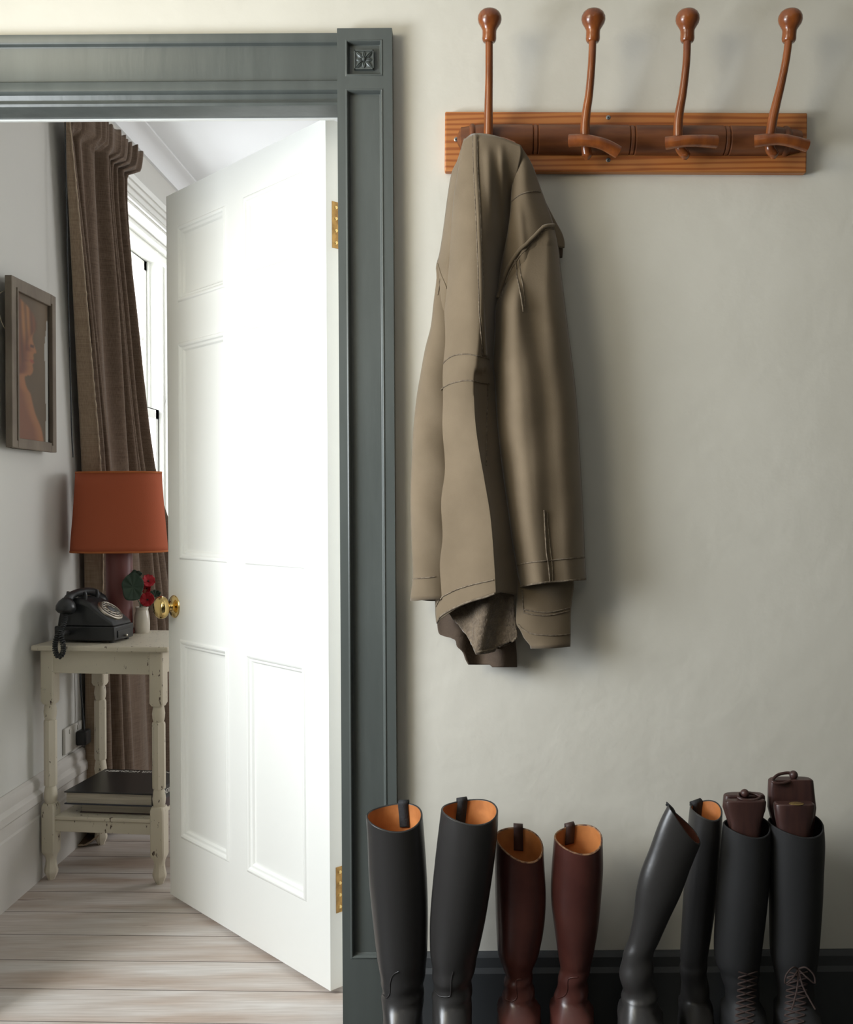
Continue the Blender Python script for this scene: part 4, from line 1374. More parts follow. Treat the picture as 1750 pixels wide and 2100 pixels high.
MB().lathe([(0.0001, 0.0008), (0.0130, 0.0008), (0.0140, 0.0004), (0.0140, -0.0002)], 30, Matrix.Translation((lc.x, 1.930, zl + 0.0003)) @ Matrix.Diagonal((1.0, 0.72, 1.0, 1.0))).build('brass_label', M['label_brass'], t2)

# ------------------------------------------------------------------ far room: painting
FX, PY0, PY1, PZ0, PZ1 = -1.265, 2.772, 3.070, 1.280, 1.759
pic = thing('framed_painting', (LW, (PY0 + PY1) / 2, PZ0), 'small framed painting of a red-haired woman in profile, hanging on the left wall', 'painting')
bw = 0.036
fm = MB()
for ya, yb, za, zb in ((PY0, PY0 + bw, PZ0, PZ1), (PY1 - bw, PY1, PZ0, PZ1), (PY0 + bw, PY1 - bw, PZ1 - bw, PZ1), (PY0 + bw, PY1 - bw, PZ0, PZ0 + 0.028)):
    fm.box((FX - 0.020, ya, za), (FX, yb, zb))
for ya, yb, za, zb in ((PY0 + bw - 0.008, PY0 + bw, PZ0 + 0.02, PZ1 - bw + 0.008), (PY1 - bw, PY1 - bw + 0.008, PZ0 + 0.02, PZ1 - bw + 0.008)):
    fm.box((FX - 0.003, ya, za), (FX + 0.004, yb, zb))
fm.build('frame', M['frame_wood'], pic, bevel=0.002)
# canvas: pigment laid out in (s, t) across the picture; the pale gap at its far side is painted on
py0, py1, pz0, pz1 = PY0 + bw - 0.004, PY1 - bw + 0.002, PZ0 + 0.024, PZ1 - bw + 0.004


def face_edge(t):
    return 0.88 * curve([(0.0, 0.95), (0.10, 0.86), (0.20, 0.66), (0.28, 0.56), (0.33, 0.50), (0.36, 0.40), (0.40, 0.34), (0.44, 0.34), (0.46, 0.52), (0.50, 0.60), (0.535, 0.58), (0.55, 0.63), (0.565, 0.60), (0.58, 0.62), (0.61, 0.61), (0.625, 0.70), (0.64, 0.70), (0.68, 0.62), (0.72, 0.58), (0.76, 0.62), (0.84, 0.60), (0.90, 0.48), (0.95, 0.20), (1.0, 0.0)])(t)


def pigment(s, t):
    bgc = Vector((0.115, 0.072, 0.034)).lerp(Vector((0.165, 0.110, 0.058)), sstep(0.2, 0.9, t) * sstep(0.4, 0.8, s))
    skin = Vector((0.36, 0.145, 0.055)).lerp(Vector((0.16, 0.050, 0.026)), sstep(0.05, 0.30, face_edge(t) - s) * (1 if t > 0.42 else 0.7))
    hair = Vector((0.20, 0.062, 0.022)).lerp(Vector((0.42, 0.19, 0.060)), math.exp(-((s - 0.32) / 0.14) ** 2) * sstep(0.62, 0.80, t))
    hair = hair.lerp(Vector((0.095, 0.040, 0.022)), 0.35 + 0.35 * math.sin(s * 40 + t * 9))
    e = face_edge(t)
    c = bgc.lerp(skin, 1 - sstep(e - 0.02, e + 0.02, s))
    hl = curve([(0.30, 0.05), (0.44, 0.10), (0.55, 0.26), (0.66, 0.36), (0.72, 0.46), (0.78, 0.60), (0.84, 0.62), (0.91, 0.46), (0.96, 0.15)])(t)
    c = c.lerp(hair, (1 - sstep(hl - 0.06, hl + 0.05, s)) * sstep(0.30, 0.40, t))
    if 0.655 < t < 0.672 and 0.44 < s < 0.56:
        c = c.lerp(Vector((0.05, 0.03, 0.03)), 0.8)
    if 0.545 < t < 0.570 and s > e - 0.10 and s < e:
        c = c.lerp(Vector((0.30, 0.05, 0.04)), 0.7)
    # bare pale edge, painted in place of the bright wall seen through the gap
    te = 0.885 + 0.012 * math.sin(7 * t) + 0.05 * sstep(0.70, 0.86, t)
    if s > te and t < 0.88:
        c = Vector((0.52, 0.51, 0.46))
    if s > 0.965:
        c = Vector((0.03, 0.028, 0.025))
    return c


ns, nt_ = 48, 96
vs, fs, cs = [], [], []
for j in range(nt_ + 1):
    for i in range(ns + 1):
        s, t = i / ns, j / nt_
        s_p = s
        vs.append((FX - 0.009, lerp(py0, py1, s) , lerp(pz0, pz1, t)))
        cs.append(pigment(s, t) * 0.7)
for j in range(nt_):
    for i in range(ns):
        a = j * (ns + 1) + i
        fs.append((a, a + 1, a + ns + 2, a + ns + 1))
cm = bpy.data.materials.new('oil_paint')
cm.use_nodes = True
pb_ = cm.node_tree.nodes['Principled BSDF']
pb_.inputs['Roughness'].default_value = 0.5
at = cm.node_tree.nodes.new('ShaderNodeVertexColor')
at.layer_name = 'pigment'
cm.node_tree.links.new(at.outputs['Color'], pb_.inputs['Base Color'])
cv = MB()
cv.add(vs, fs)
cvo = cv.build('canvas', cm, pic, solid=0.002, offset=-1)
ca = cvo.data.color_attributes.new('pigment', 'FLOAT_COLOR', 'POINT')
for i, c in enumerate(cs):
    ca.data[i].color = (c.x, c.y, c.z, 1)
wr = MB().tube(catmull([Vector((FX - 0.022, PY0 + 0.02, 1.60)), Vector((LW + 0.012, PY0 - 0.012, 1.64)), Vector((LW + 0.010, PY0 - 0.014, 1.70)), Vector((FX - 0.024, PY0 + 0.06, 1.735))], 8), 0.0012, 6)
wr.build('hanging_wire', M['wire'], pic)

# ------------------------------------------------------------------ curtain and its track
tr = MB()
tr.box((-1.262, 2.95, 2.352), (-1.240, 3.672, 2.376))
for y in (3.05, 3.40, 3.655):
    tr.box((LW + 0.001, y - 0.01, 2.358), (-1.262, y + 0.01, 2.370))
tag(tr.build('curtain_track', M['white_gloss'], bevel=0.002), 'white curtain track above the window, behind the gathered heading', 'curtain track')

cur = thing('curtain', (-1.24, 3.4, 0.0), 'full-length brown linen curtain with gathered heading beside the sash window', 'curtain')
ds = curve([(0.0, 3.350), (0.9, 3.345), (1.2, 3.315), (1.6, 3.250), (2.0, 3.190), (2.30, 3.145), (2.42, 3.12)])
de = curve([(0.0, 4.45), (0.5, 4.32), (0.90, 4.14), (1.05, 4.02), (1.16, 3.90), (1.33, 3.795), (1.60, 3.69), (1.85, 3.625), (2.05, 3.575), (2.20, 3.545), (2.29, 3.555), (2.33, 3.62), (2.40, 3.655)])
xin = curve([(0.0, -1.290), (0.9, -1.288), (1.2, -1.282), (1.6, -1.274), (2.4, -1.264)])
rw = curve([(0.0, 0.058), (0.8, 0.062), (1.2, 0.064), (1.6, 0.050), (2.0, 0.034), (2.4, 0.014)])
rows, hemrow = [], []
NV, NR, NP = 150, 8, 220
for j in range(NV + 1):
    z = lerp(2.405, 0.012, (j / NV) ** 1.0)
    head = sstep(2.285, 2.325, z)
    row = []
    y0, y1, x0, w = ds(z), de(z), xin(z), rw(z)
    for i in range(NR):
        t = i / NR
        row.append(Vector((x0 + w * t, y0 - 0.004 * math.sin(PI * t), z)))
    x1 = x0 + w
    for i in range(NP + 1):
        t = i / NP
        # a few broad folds that wander, and fine gathers in the heading
        ph = 2 * PI * (8.4 * t + 0.42 * math.sin(5.1 * t + 0.8 * z) + 0.22 * math.sin(11 * t - 0.5 * z) + 0.10 * math.sin(2.3 * z))
        fold = (0.5 - 0.5 * math.cos(ph)) ** 0.8
        am = 0.066 * (0.62 + 0.38 * math.sin(9 * t + 1.0 + 0.9 * z) * math.sin(4 * t + 0.4)) * lerp(0.8, 1.0, sstep(2.2, 1.6, z))
        fine = (0.5 - 0.5 * math.cos(2 * PI * (13 * t + 0.3 * math.sin(17 * t) + 1.6 * (z - 2.3)))) * (0.7 + 0.3 * math.sin(23 * t))
        off = lerp(am * fold, 0.030 + 0.016 * fine, head * 0.85)
        pinch = 0.010 * math.exp(-((z - 2.295) / 0.02) ** 2) * fine
        yy = lerp(y0, y1, t + 0.010 * math.sin(ph + PI / 2))
        zz = z + (0.012 * fine - 0.006) * sstep(2.36, 2.405, z)
        # the cloth stays in front of the architrave and the wall
        xx = max(lerp(x1 - 0.030, -1.245, sstep(0.03, 0.25, t)) + off + 0.030 * head * t - pinch, -1.268) if t > 0.02 else x1
        row.append(Vector((lerp(x1, xx, sstep(0.0, 0.05, t)), yy, zz)))
    rows.append(row)
    hemrow.append(Vector((x1 + 0.0012, y0 - 0.005 + 0.002 * math.sin(j * 1.7), z)))
drape = MB().grid([r[NR:] for r in rows]).build('drape', M['linen'], cur, solid=0.003, sharp=80)
MB().grid([r[:NR + 1] for r in rows]).build('turned_edge', M['linen_hem'], cur, solid=0.003, sharp=80)
MB().tube(hemrow[2:], lambda t: 0.0022 + 0.0012 * math.sin(t * 420), 6).build('frayed_edge', M['fray'], cur, sharp=80)
# corner of the hem that spills forward on the floor
mouth = [P(178 + 30 * math.cos(q) + 4 * math.cos(3 * q), 1711 + 21 * math.sin(q) - 9 * math.cos(q), 3.268) for q in [2 * PI * k / 28 for k in range(28)]]
for p in mouth:
    p.z = max(p.z, 0.004)
    p.y += (p.z - 0.02) * 0.35
tail = [Vector((-1.245 + 0.045 * math.cos(2 * PI * k / 28), 3.42, 0.045 + 0.040 * -math.sin(2 * PI * k / 28))) for k in range(28)]
midr = [(a + b) / 2 + Vector((0, 0, 0.004)) for a, b in zip(mouth, tail)]
MB().loft([mouth, midr, tail], False, True).build('hem_fold', M['linen'], cur, solid=0.003, sharp=80)
MB().tube([p + Vector((0, -0.002, 0.002)) for p in mouth], lambda t: 0.0028 + 0.0012 * math.sin(t * 60), 6, closed=True).build('frayed_hem', M['fray'], cur, sharp=80)
# thin dark pull cord between wall and curtain
cc = MB().tube(catmull([P(133, 200, 3.12), P(136, 400, 3.12), P(140, 600, 3.13), P(144, 760, 3.14), P(147, 880, 3.15), P(150, 938, 3.155)], 10), 0.0022, 8)
cc.build('pull_cord', M['cord'], cur)

# ------------------------------------------------------------------ side table
TA = math.atan2(-0.042, 0.338)
FLc = Vector((-1.254, 2.984, 0))
tx = Vector((math.cos(TA), math.sin(TA), 0))
ty = Vector((-math.sin(TA), math.cos(TA), 0))
TW, TD, TZ = 0.340, 0.305, 0.703
tab = thing('side_table', FLc + tx * TW / 2 + ty * TD / 2, 'old cream painted side table with chipped turned legs, standing by the left wall', 'side table')


def tp(a, b, z):
    return FLc + tx * a + ty * b + Vector((0, 0, z))


def tbox(mb, a0, a1, b0, b1, z0, z1):
    mb.add([tp(a0, b0, z0), tp(a1, b0, z0), tp(a1, b1, z0), tp(a0, b1, z0), tp(a0, b0, z1), tp(a1, b0, z1), tp(a1, b1, z1), tp(a0, b1, z1)],
           [(0, 3, 2, 1), (4, 5, 6, 7), (0, 1, 5, 4), (1, 2, 6, 5), (2, 3, 7, 6), (3, 0, 4, 7)])


mb = MB()
tbox(mb, -0.040, TW + 0.045, -0.038, TD + 0.035, TZ - 0.016, TZ)
mb.build('tabletop', M['table_paint'], tab, bevel=0.004)
ap = MB()
for b in (-0.014, TD - 0.002):
    tbox(ap, 0.017, TW - 0.017, b, b + 0.016, 0.618, TZ - 0.0155)
for a in (-0.014, TW - 0.002):
    tbox(ap, a, a + 0.016, 0.017, TD - 0.017, 0.618, TZ - 0.0155)
ap.build('apron', M['table_paint'], tab, bevel=0.002)
lp = [(0.0110, 0.000, 8), (0.0140, 0.006, 8), (0.0195, 0.018, 8), (0.0205, 0.027, 8), (0.0175, 0.042, 8), (0.0150, 0.056, 8), (0.0160, 0.068, 8), (0.0215, 0.083, 4), (0.0215, 0.222, 4), (0.0205, 0.229, 4)]


def leg(a, b):
    """square blocks, turned beads and a faceted shaft, all in one turned piece"""
    mb = MB()
    NS = 32
    seq = [(0.0, 0.0105, 0.5), (0.008, 0.0135, 0.5), (0.020, 0.0190, 0.4), (0.028, 0.0200, 0.4), (0.044, 0.0165, 0.4), (0.058, 0.0150, 0.4), (0.070, 0.0165, 0.7), (0.083, 0.0205, 0.95), (0.088, 0.0208, 1.0),
           (0.218, 0.0208, 1.0), (0.2285, 0.0195, 0.8), (0.2292, 0.0150, 0.0), (0.236, 0.0178, 0.0), (0.252, 0.0195, 0.0), (0.270, 0.0170, 0.0), (0.2795, 0.0150, 0.0), (0.2802, 0.0178, 0.45), (0.284, 0.0185, 0.5),
           (0.470, 0.0185, 0.5), (0.4765, 0.0172, 0.45), (0.4772, 0.0148, 0.0), (0.487, 0.0175, 0.0), (0.502, 0.0188, 0.0), (0.518, 0.0165, 0.0), (0.5245, 0.0150, 0.0), (0.5252, 0.0185, 0.8), (0.534, 0.0205, 1.0), (TZ - 0.0158, 0.0205, 1.0)]
    rings = []
    for z, r, sq in seq:
        rg = []
        for j in range(NS):
            q = 2 * PI * (j + 0.5) / NS
            c, s = math.cos(q), math.sin(q)
            sqr = r / max(abs(c), abs(s))
            octr = min(sqr, r * 1.30 / (abs(c) + abs(s)))
            rr = lerp(r, octr, min(1, sq / 0.5)) if sq <= 0.5 else lerp(octr, min(sqr, r * 1.36), (sq - 0.5) / 0.5)
            rg.append(tp(a + rr * c, b + rr * s, z))
        rings.append(rg)
    mb.loft(rings, True, True)
    return mb.build('leg', M['table_paint'], tab, sharp=28)


for a in (0, TW):
    for b in (0, TD):
        leg(a, b)
sh = MB()
tbox(sh, 0.019, TW - 0.019, -0.016, TD + 0.016, 0.181, 0.193)
sh.build('shelf', M['table_paint'], tab, bevel=0.003)
for b in (-0.012, TD - 0.004):
    sr = MB()
    tbox(sr, 0.019, TW - 0.019, b, b + 0.016, 0.146, 0.1812)
    sr.build('shelf_rail', M['table_paint'], tab, bevel=0.002)


# ------------------------------------------------------------------ books on the shelf
def book(name, label, a0, a1, b0, b1, z0, z1, cover, back_cover, ct=0.003):
    root = thing(name, tp((a0 + a1) / 2, (b0 + b1) / 2, z0), label, 'book')
    m = MB()
    tbox(m, a0, a1, b0, b1, z0, z0 + ct)
    m.build('back_cover', M[back_cover], root, bevel=0.001)
    m = MB()
    tbox(m, a0, a1, b0, b1, z1 - ct, z1)
    m.build('front_cover', M[cover], root, bevel=0.001)
    m = MB()
    tbox(m, a1 - 0.004, a1, b0, b1, z0 + ct, z1 - ct)
    m.build('spine', M[cover], root, bevel=0.001)
    m = MB()
    tbox(m, a0 + 0.005, a1 - 0.004, b0 + 0.005, b1 - 0.005, z0 + ct, z1 - ct)
    m.build('page_block', M['pages'], root, smooth=False)
    return root


book('book', 'thinner dark maroon book lying directly on the table shelf, underneath the other', 0.078, 0.318, 0.024, 0.262, 0.1932, 0.2225, 'cover_brown', 'cover_brown')
bk = book('book', 'large black glossy book with white title, topmost on the table shelf', 0.040, 0.318, 0.004, 0.258, 0.2230, 0.2620, 'cover_black', 'cover_blue', 0.004)


def lettering(text, size, Mw, name, m, parent):
    cu = bpy.data.curves.new('lettering', 'FONT')
    cu.body = text
    cu.size = size
    cu.align_x = 'CENTER'
    cu.align_y = 'CENTER'
    cu.extrude = 0.0002
    to = bpy.data.objects.new('lettering', cu)
    COL.objects.link(to)
    bpy.context.view_layer.update()
    me = bpy.data.meshes.new_from_object(to)
    bpy.data.objects.remove(to)
    mb = MB()
    mb.add([Mw @ v.co for v in me.vertices], [list(p.vertices) for p in me.polygons])
    return mb.build(name, m, parent, smooth=False)


Rt = Matrix((tx.to_4d(), ty.to_4d(), (0, 0, 1, 0), (0, 0, 0, 1))).transposed()
Rt[3] = (0, 0, 0, 1)
for i in range(3):
    Rt[i][3] = 0
lettering('ALEXANDER MCQUEEN', 0.024, Matrix.Translation(tp(0.182, 0.236, 0.2623)) @ Rt @ rotz(PI), 'title', M['ink'], bk)
lettering('ALEXANDER MCQUEEN', 0.019, Matrix.Translation(tp(0.3183, 0.131, 0.2425)) @ Rt @ rotz(PI / 2) @ Matrix.Rotation(PI / 2, 4, 'X'), 'spine_title', M['ink'], bk)

# ------------------------------------------------------------------ lamp
LC = Vector((-1.128, 3.222, TZ + 0.0005))
lamp = thing('table_lamp', LC, 'table lamp with flared orange shade on a dark red column, on the side table', 'table lamp')
sp = []
for z, w in ((0.968, 0.1535), (0.985, 0.1525), (1.03, 0.1490), (1.08, 0.1445), (1.13, 0.1405), (1.18, 0.1372), (1.222, 0.1350)):
    sp.append((z, w))


def shade_ring(z, w, e=0.0):
    out = []
    for k in range(64):
        q = 2 * PI * k / 64
        c, s = math.cos(q), math.sin(q)
        out.append(Vector((LC.x + (w + e) * math.copysign(abs(c) ** 0.86, c), LC.y + (w * 0.54 + e) * math.copysign(abs(s) ** 0.86, s), z)))
    return out


so = MB().loft([shade_ring(z, w) for z, w in sp], False, False).build('lamp_shade', M['orange'], lamp, solid=0.002, sharp=80)
for z, w in (sp[0], sp[-1]):
    MB().loft([shade_ring(z - 0.003, w, 0.0012), shade_ring(z + 0.003, w, 0.0012)], False, False).build('shade_binding', M['orange_trim'], so, solid=0.0015, sharp=80)
MB().lathe([(0.0001, 0), (0.050, 0), (0.052, 0.004), (0.050, 0.012), (0.043, 0.018), (0.0415, 0.03), (0.0415, 0.262), (0.040, 0.272), (0.028, 0.280), (0.0001, 0.282)], 36, Matrix.Translation(LC)).build('lamp_base', M['lamp_red'], lamp, sharp=40)
MB().lathe([(0.011, 0.280), (0.011, 0.335), (0.016, 0.337), (0.016, 0.385), (0.0001, 0.387)], 18, Matrix.Translation(LC)).build('bulb_holder', M['bakelite'], lamp)
fr = MB()
for k in range(3):
    a = 2 * PI * k / 3 + 0.3
    e = Vector((0.135 * math.copysign(abs(math.cos(a)) ** 0.86, math.cos(a)), 0.073 * math.copysign(abs(math.sin(a)) ** 0.86, math.sin(a)), 0.512))
    fr.tube([LC + Vector((0, 0, 0.386)), LC + e], 0.0015, 6)
fr.build('shade_carrier', M['steel'], lamp)

# ------------------------------------------------------------------ telephone
PHI = -math.radians(9)
PC = Vector((-1.146, 3.055, TZ))
ph = thing('telephone', PC, 'old black rotary telephone with a coiled cord, on the side table', 'telephone')
PM = Matrix.Translation(PC) @ rotz(PHI)


def prism_xz(prof, y0, y1, taper=1.0, nm='', m=None, parent=None, bevel=0.004, sharp=35):
    mb = MB()
    r0 = [PM @ Vector((x, y0, z)) for x, z in prof]
    r1 = [PM @ Vector((x, y1, z)) for x, z in prof]
    mb.loft([r0, r1], True, True)
    return mb.build(nm, m, parent, bevel=bevel, sharp=sharp)


plinth = [(-0.098, 0.006), (0.096, 0.006), (0.096, 0.050), (-0.098, 0.050)]
prism_xz(plinth, -0.060, 0.060, 1, 'base', M['bakelite'], ph, 0.004)
body = []
for yy, kx, kz in ((-0.056, 1.0, 0.0), (-0.046, 0.99, 1.0), (0.046, 0.99, 1.0), (0.056, 1.0, 0.0)):
    pf = [(-0.092, 0.050), (0.094, 0.050), (0.088, 0.062), (0.062, 0.082), (0.030, 0.106), (0.012, 0.121), (-0.010, 0.130), (-0.040, 0.134), (-0.066, 0.130), (-0.080, 0.108), (-0.088, 0.075)]
    if kz == 0.0:
        pf = [(lerp(x, -0.02, 0.03), 0.050 + (z - 0.050) * 0.86) for x, z in pf]
    body.append([PM @ Vector((x, yy, z)) for x, z in pf])
MB().loft(body, True, True).build('body', M['bakelite'], ph, bevel=0.004, sharp=35)
# drawer in the base
dm = MB()
dm.loft([[PM @ Vector((0.0955, y, z)) for y, z in ((-0.040, 0.014), (0.040, 0.014), (0.040, 0.036), (-0.040, 0.036))], [PM @ Vector((0.0985, y, z)) for y, z in ((-0.040, 0.014), (0.040, 0.014), (0.040, 0.036), (-0.040, 0.036))]], True, True)
drw = dm.build('drawer', M['bakelite'], ph, bevel=0.001)
MB().lathe([(0.0001, 0.010), (0.003, 0.009), (0.004, 0.006), (0.002, 0.003), (0.002, 0.0)], 12, PM @ Matrix.Translation((0.0985, 0.0, 0.018)) @ Matrix.Rotation(PI / 2, 4, 'Y')).build('drawer_knob', M['chrome'], drw)
ft = MB()
for a in (-0.08, 0.08):
    for b in (-0.045, 0.045):
        ft.lathe([(0.007, 0.0003), (0.007, 0.0062)], 10, PM @ Matrix.Translation((a, b, 0)))
ft.build('foot', M['cord'], ph)
# dial on the sloping front
dn = Vector((0.60, 0, 0.80)).normalized()
DM = PM @ Matrix.Translation(Vector((0.052, -0.004, 0.091)) + dn * 0.003) @ dn.to_track_quat('Z', 'Y').to_matrix().to_4x4()
dl = MB().lathe([(0.0001, -0.004), (0.042, -0.004), (0.042, 0.001), (0.039, 0.003), (0.037, 0.003), (0.036, 0.001), (0.0001, 0.001)], 36, DM).build('dial_plate', M['chrome'], ph, sharp=35)
MB().lathe([(0.0001, 0.001), (0.035, 0.001), (0.035, 0.0018), (0.0001, 0.0018)], 36, DM).build('number_ring', M['dial_white'], dl, sharp=35)
# finger wheel with ten holes
fw_ = MB()
for k in range(10):
    a = 2 * PI * k / 12 + 0.4
    ring = [(DM @ Vector((0.026 * math.cos(a) + 0.0062 * math.cos(q), 0.026 * math.sin(a) + 0.0062 * math.sin(q), 0.005))) for q in [2 * PI * t / 14 for t in range(14)]]
    fw_.tube(ring, 0.0012, 6, closed=True)
fw_.tube([DM @ Vector((0.0345 * math.cos(q), 0.0345 * math.sin(q), 0.005)) for q in [2 * PI * t / 40 for t in range(40)]], 0.0016, 6, closed=True)
fw_.lathe([(0.0001, 0.006), (0.017, 0.006), (0.0185, 0.004), (0.0001, 0.0035)], 30, DM)
fw_.build('finger_wheel', M['chrome'], dl, sharp=35)
MB().lathe([(0.0001, 0.0068), (0.012, 0.0066), (0.013, 0.006)], 24, DM).build('centre_label', M['dial_white'], dl)
# cradle horns
ch = MB()
for y in (-0.034, 0.034):
    for x in (-0.066, -0.012):
        ch.tube(catmull([PM @ Vector((x, y, 0.124)), PM @ Vector((x - 0.002 if x < -0.04 else x + 0.002, y, 0.140)), PM @ Vector((x, y * 1.05, 0.152))], 4), lambda t: 0.0065 - 0.002 * t, 10)
ch.build('cradle', M['bakelite'], ph)
# handset lying across
hs = MB()
hp = catmull([PM @ Vector((-0.040, y, z)) for y, z in ((-0.084, 0.128), (-0.070, 0.140), (-0.040, 0.147), (0.0, 0.149), (0.040, 0.147), (0.070, 0.140), (0.084, 0.128))], 6)
hs.tube(hp, lambda t: 0.0115 + 0.004 * abs(2 * t - 1) ** 3, 16)
hso = hs.build('handset', M['bakelite'], ph, sharp=60)
for y, tl in ((-0.086, -0.35), (0.086, 0.35)):
    Mc = PM @ Matrix.Translation((-0.040, y, 0.128)) @ Matrix.Rotation(tl, 4, 'X')
    MB().lathe([(0.0001, -0.036), (0.020, -0.036), (0.027, -0.030), (0.029, -0.018), (0.024, -0.004), (0.014, 0.008), (0.0001, 0.012)], 28, Mc).build('ear_cup' if y > 0 else 'mouth_cup', M['bakelite'], hso, sharp=60)
# coiled cord: from the mouthpiece over the table edge in a loop, back to the base
cpts = [P(134, 1262, 2.965), P(131, 1280, 2.945), P(123, 1297, 2.925), P(115, 1312, 2.915), P(113, 1328, 2.912), P(115, 1340, 2.912), P(121, 1347, 2.912), P(128, 1341, 2.914), P(130, 1328, 2.914), P(128, 1316, 2.912), P(126, 1306, 2.916), P(128, 1299, 2.935), P(134, 1298, 2.975), P(140, 1299, 3.01)]
cpath = catmull(cpts, 12)
lens = [0.0]
for i in range(1, len(cpath)):
    lens.append(lens[-1] + (cpath[i] - cpath[i - 1]).length)
hel = []
turns = lens[-1] / 0.0062
upv = Vector((0, 1, 0))
nst = int(turns * 10)
for s in range(nst):
    L_ = lens[-1] * s / (nst - 1)
    i = 0
    while i < len(lens) - 2 and lens[i + 1] < L_:
        i += 1
    f_ = (L_ - lens[i]) / max(lens[i + 1] - lens[i], 1e-9)
    p = cpath[i].lerp(cpath[i + 1], f_)
    t = (cpath[min(i + 2, len(cpath) - 1)] - cpath[max(i - 1, 0)]).normalized()
    upv = (upv - t * upv.dot(t)).normalized()
    sv = t.cross(upv)
    q = 2 * PI * turns * s / (nst - 1)
    hel.append(p + (upv * math.cos(q) + sv * math.sin(q)) * 0.0058)
MB().tube(hel, 0.0026, 6).build('coiled_cord', M['cord'], ph)

# ------------------------------------------------------------------ vase and flowers
VC = P(291.5, 1299, 3.235)
VC.z = TZ
vase = thing('vase', VC, 'small plain cream stoneware vase on the side table, next to the telephone', 'vase')
MB().lathe([(0.0001, 0.0), (0.0225, 0.0), (0.0240, 0.003), (0.0245, 0.012), (0.0247, 0.030), (0.0235, 0.050), (0.0212, 0.064), (0.0195, 0.072), (0.0192, 0.076), (0.0205, 0.079), (0.0205, 0.0830), (0.0190, 0.0840),
            (0.0175, 0.0825), (0.0170, 0.074), (0.0190, 0.062), (0.0210, 0.04), (0.0205, 0.01), (0.0001, 0.008)], 36, Matrix.Translation(VC)).build('vase_body', M['ceramic'], vase, sharp=50)


def leaf_thing(px, py, d, rx, ry, label, facing):
    c = P(px, py, d)
    root = thing('nasturtium_leaf', c, label, 'leaf', 'leaves in the vase')
    fdir = Vector(facing).normalized()
    Ml = Matrix.Translation(c) @ fdir.to_track_quat('Z', 'Y').to_matrix().to_4x4()
    rings = [[Ml @ Vector((0.0002 * math.cos(q), 0.0002 * math.sin(q), 0)) for q in [2 * PI * k / 40 for k in range(40)]]]
    for i in range(1, 9):
        t = i / 8
        rings.append([Ml @ Vector((rx * t * (1 + 0.05 * math.sin(5 * q)) * math.cos(q), ry * t * (1 + 0.05 * math.sin(5 * q)) * math.sin(q), 0.006 * t * t + 0.0022 * t * math.sin(9 * q))) for q in [2 * PI * k / 40 for k in range(40)]])
    MB().loft(rings, True, False).build('leaf_blade', M['leaf'], root, solid=0.0008, sharp=80)
    MB().tube(catmull([c - fdir * 0.001, c - fdir * 0.02 + Vector((0, 0, -0.012)), VC + Vector((random.uniform(-.008, .008), random.uniform(-.008, .008), 0.086)), VC + Vector((0, 0, 0.03))], 8), 0.0013, 6).build('leaf_stalk', M['stem'], root)


leaf_thing(273, 1204, 3.165, 0.0335, 0.046, 'big round dark green leaf over the lamp column, largest in the vase', (0.15, -1, 0.25))
leaf_thing(276, 1180, 3.215, 0.024, 0.018, 'dark green leaf at the very top of the posy, behind the biggest leaf', (0.2, -0.6, 0.8))
leaf_thing(318, 1219, 3.235, 0.018, 0.013, 'small dark green leaf at the right, between red flower and door knob', (0.3, -0.8, 0.6))


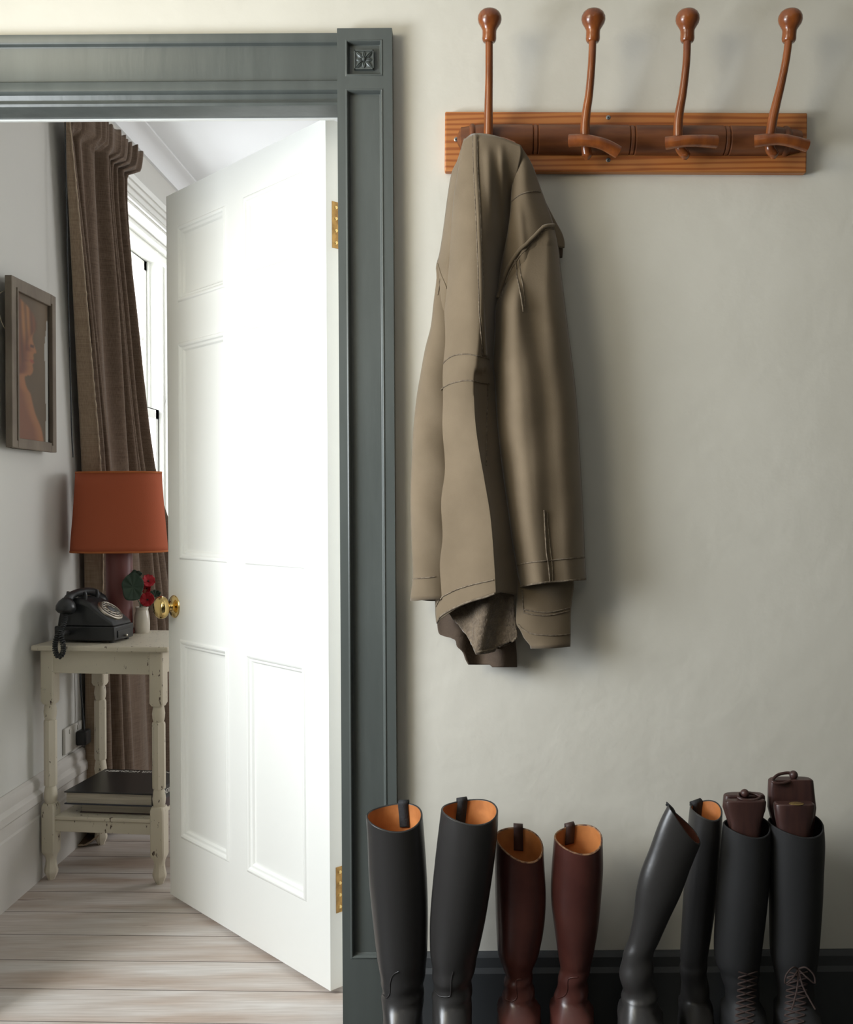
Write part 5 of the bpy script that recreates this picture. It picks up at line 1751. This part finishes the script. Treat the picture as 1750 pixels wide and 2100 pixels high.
def flower(px, py, d, r, label, facing, pale=False, n=5):
    c = P(px, py, d)
    root = thing('nasturtium_flower', c, label, 'flower', 'red flowers in the vase')
    fdir = Vector(facing).normalized()
    Mf = Matrix.Translation(c) @ fdir.to_track_quat('Z', 'Y').to_matrix().to_4x4()
    for k in range(n):
        Mp = Mf @ rotz(2 * PI * k / n + 0.3)
        rows_ = []
        for i in range(9):
            t = i / 8
            w = r * 0.62 * (math.sin(PI * min(1, t * 0.80 + 0.06)) ** 0.8)
            rows_.append([Mp @ Vector((w * v, r * t, 0.35 * r * math.sin(1.5 * t) + 0.12 * r * v * v + 0.05 * r * math.sin(5 * v) * t)) for v in [-1 + 0.25 * q for q in range(9)]])
        MB().grid(rows_).build('petal', M['petal_pale' if (pale and k == 2) else 'petal'], root, solid=0.0006, sharp=80)
    MB().lathe([(0.0001, r * 0.30), (r * 0.12, r * 0.25), (r * 0.16, 0.0)], 10, Mf).build('flower_centre', M['lace'], root)
    MB().tube(catmull([c, c - fdir * 0.012 + Vector((0, 0, -0.012)), VC + Vector((random.uniform(-.006, .006), random.uniform(-.006, .006), 0.086)), VC + Vector((0, 0, 0.03))], 8), 0.0012, 6).build('flower_stalk', M['stem'], root)


flower(303, 1230, 3.215, 0.0225, 'wide open red flower, lowest in the vase, just above its rim', (0.1, -1, 0.25), n=6)
flower(304, 1192, 3.235, 0.0205, 'red flower at the top right of the posy beside the big leaf', (0.45, -0.8, 0.35))
flower(302, 1207, 3.240, 0.0170, 'half-faded red flower between the top and the lowest bloom', (-0.2, -0.9, 0.1), pale=True)

# ------------------------------------------------------------------ socket and plug on the left wall
sk_ = thing('wall_socket', (LW, 3.265, 0.315), 'white double wall socket just above the skirting, behind the side table', 'wall socket')
MB().box((LW, 3.195, 0.316), (LW + 0.010, 3.335, 0.400)).build('socket_plate', M['socket'], sk_, bevel=0.003)
for y in (3.232, 3.298):
    MB().box((LW + 0.010, y - 0.006, 0.378), (LW + 0.013, y + 0.006, 0.392)).build('switch', M['socket'], sk_, bevel=0.001)
pl = thing('power_plug', (LW + 0.011, 3.302, 0.345), 'black plug pushed into the wall socket behind the table leg', 'plug')
MB().box((LW + 0.0105, 3.278, 0.326), (LW + 0.044, 3.326, 0.374)).build('plug_body', M['bakelite'], pl, bevel=0.005)
MB().tube(catmull([Vector((LW + 0.03, 3.302, 0.370)), Vector((LW + 0.022, 3.310, 0.43)), Vector((LW + 0.016, 3.305, 0.55)), Vector((LW + 0.020, 3.31, 0.66)), Vector((LW + 0.024, 3.30, 0.735))], 8), 0.003, 8).build('flex', M['cord'], pl)
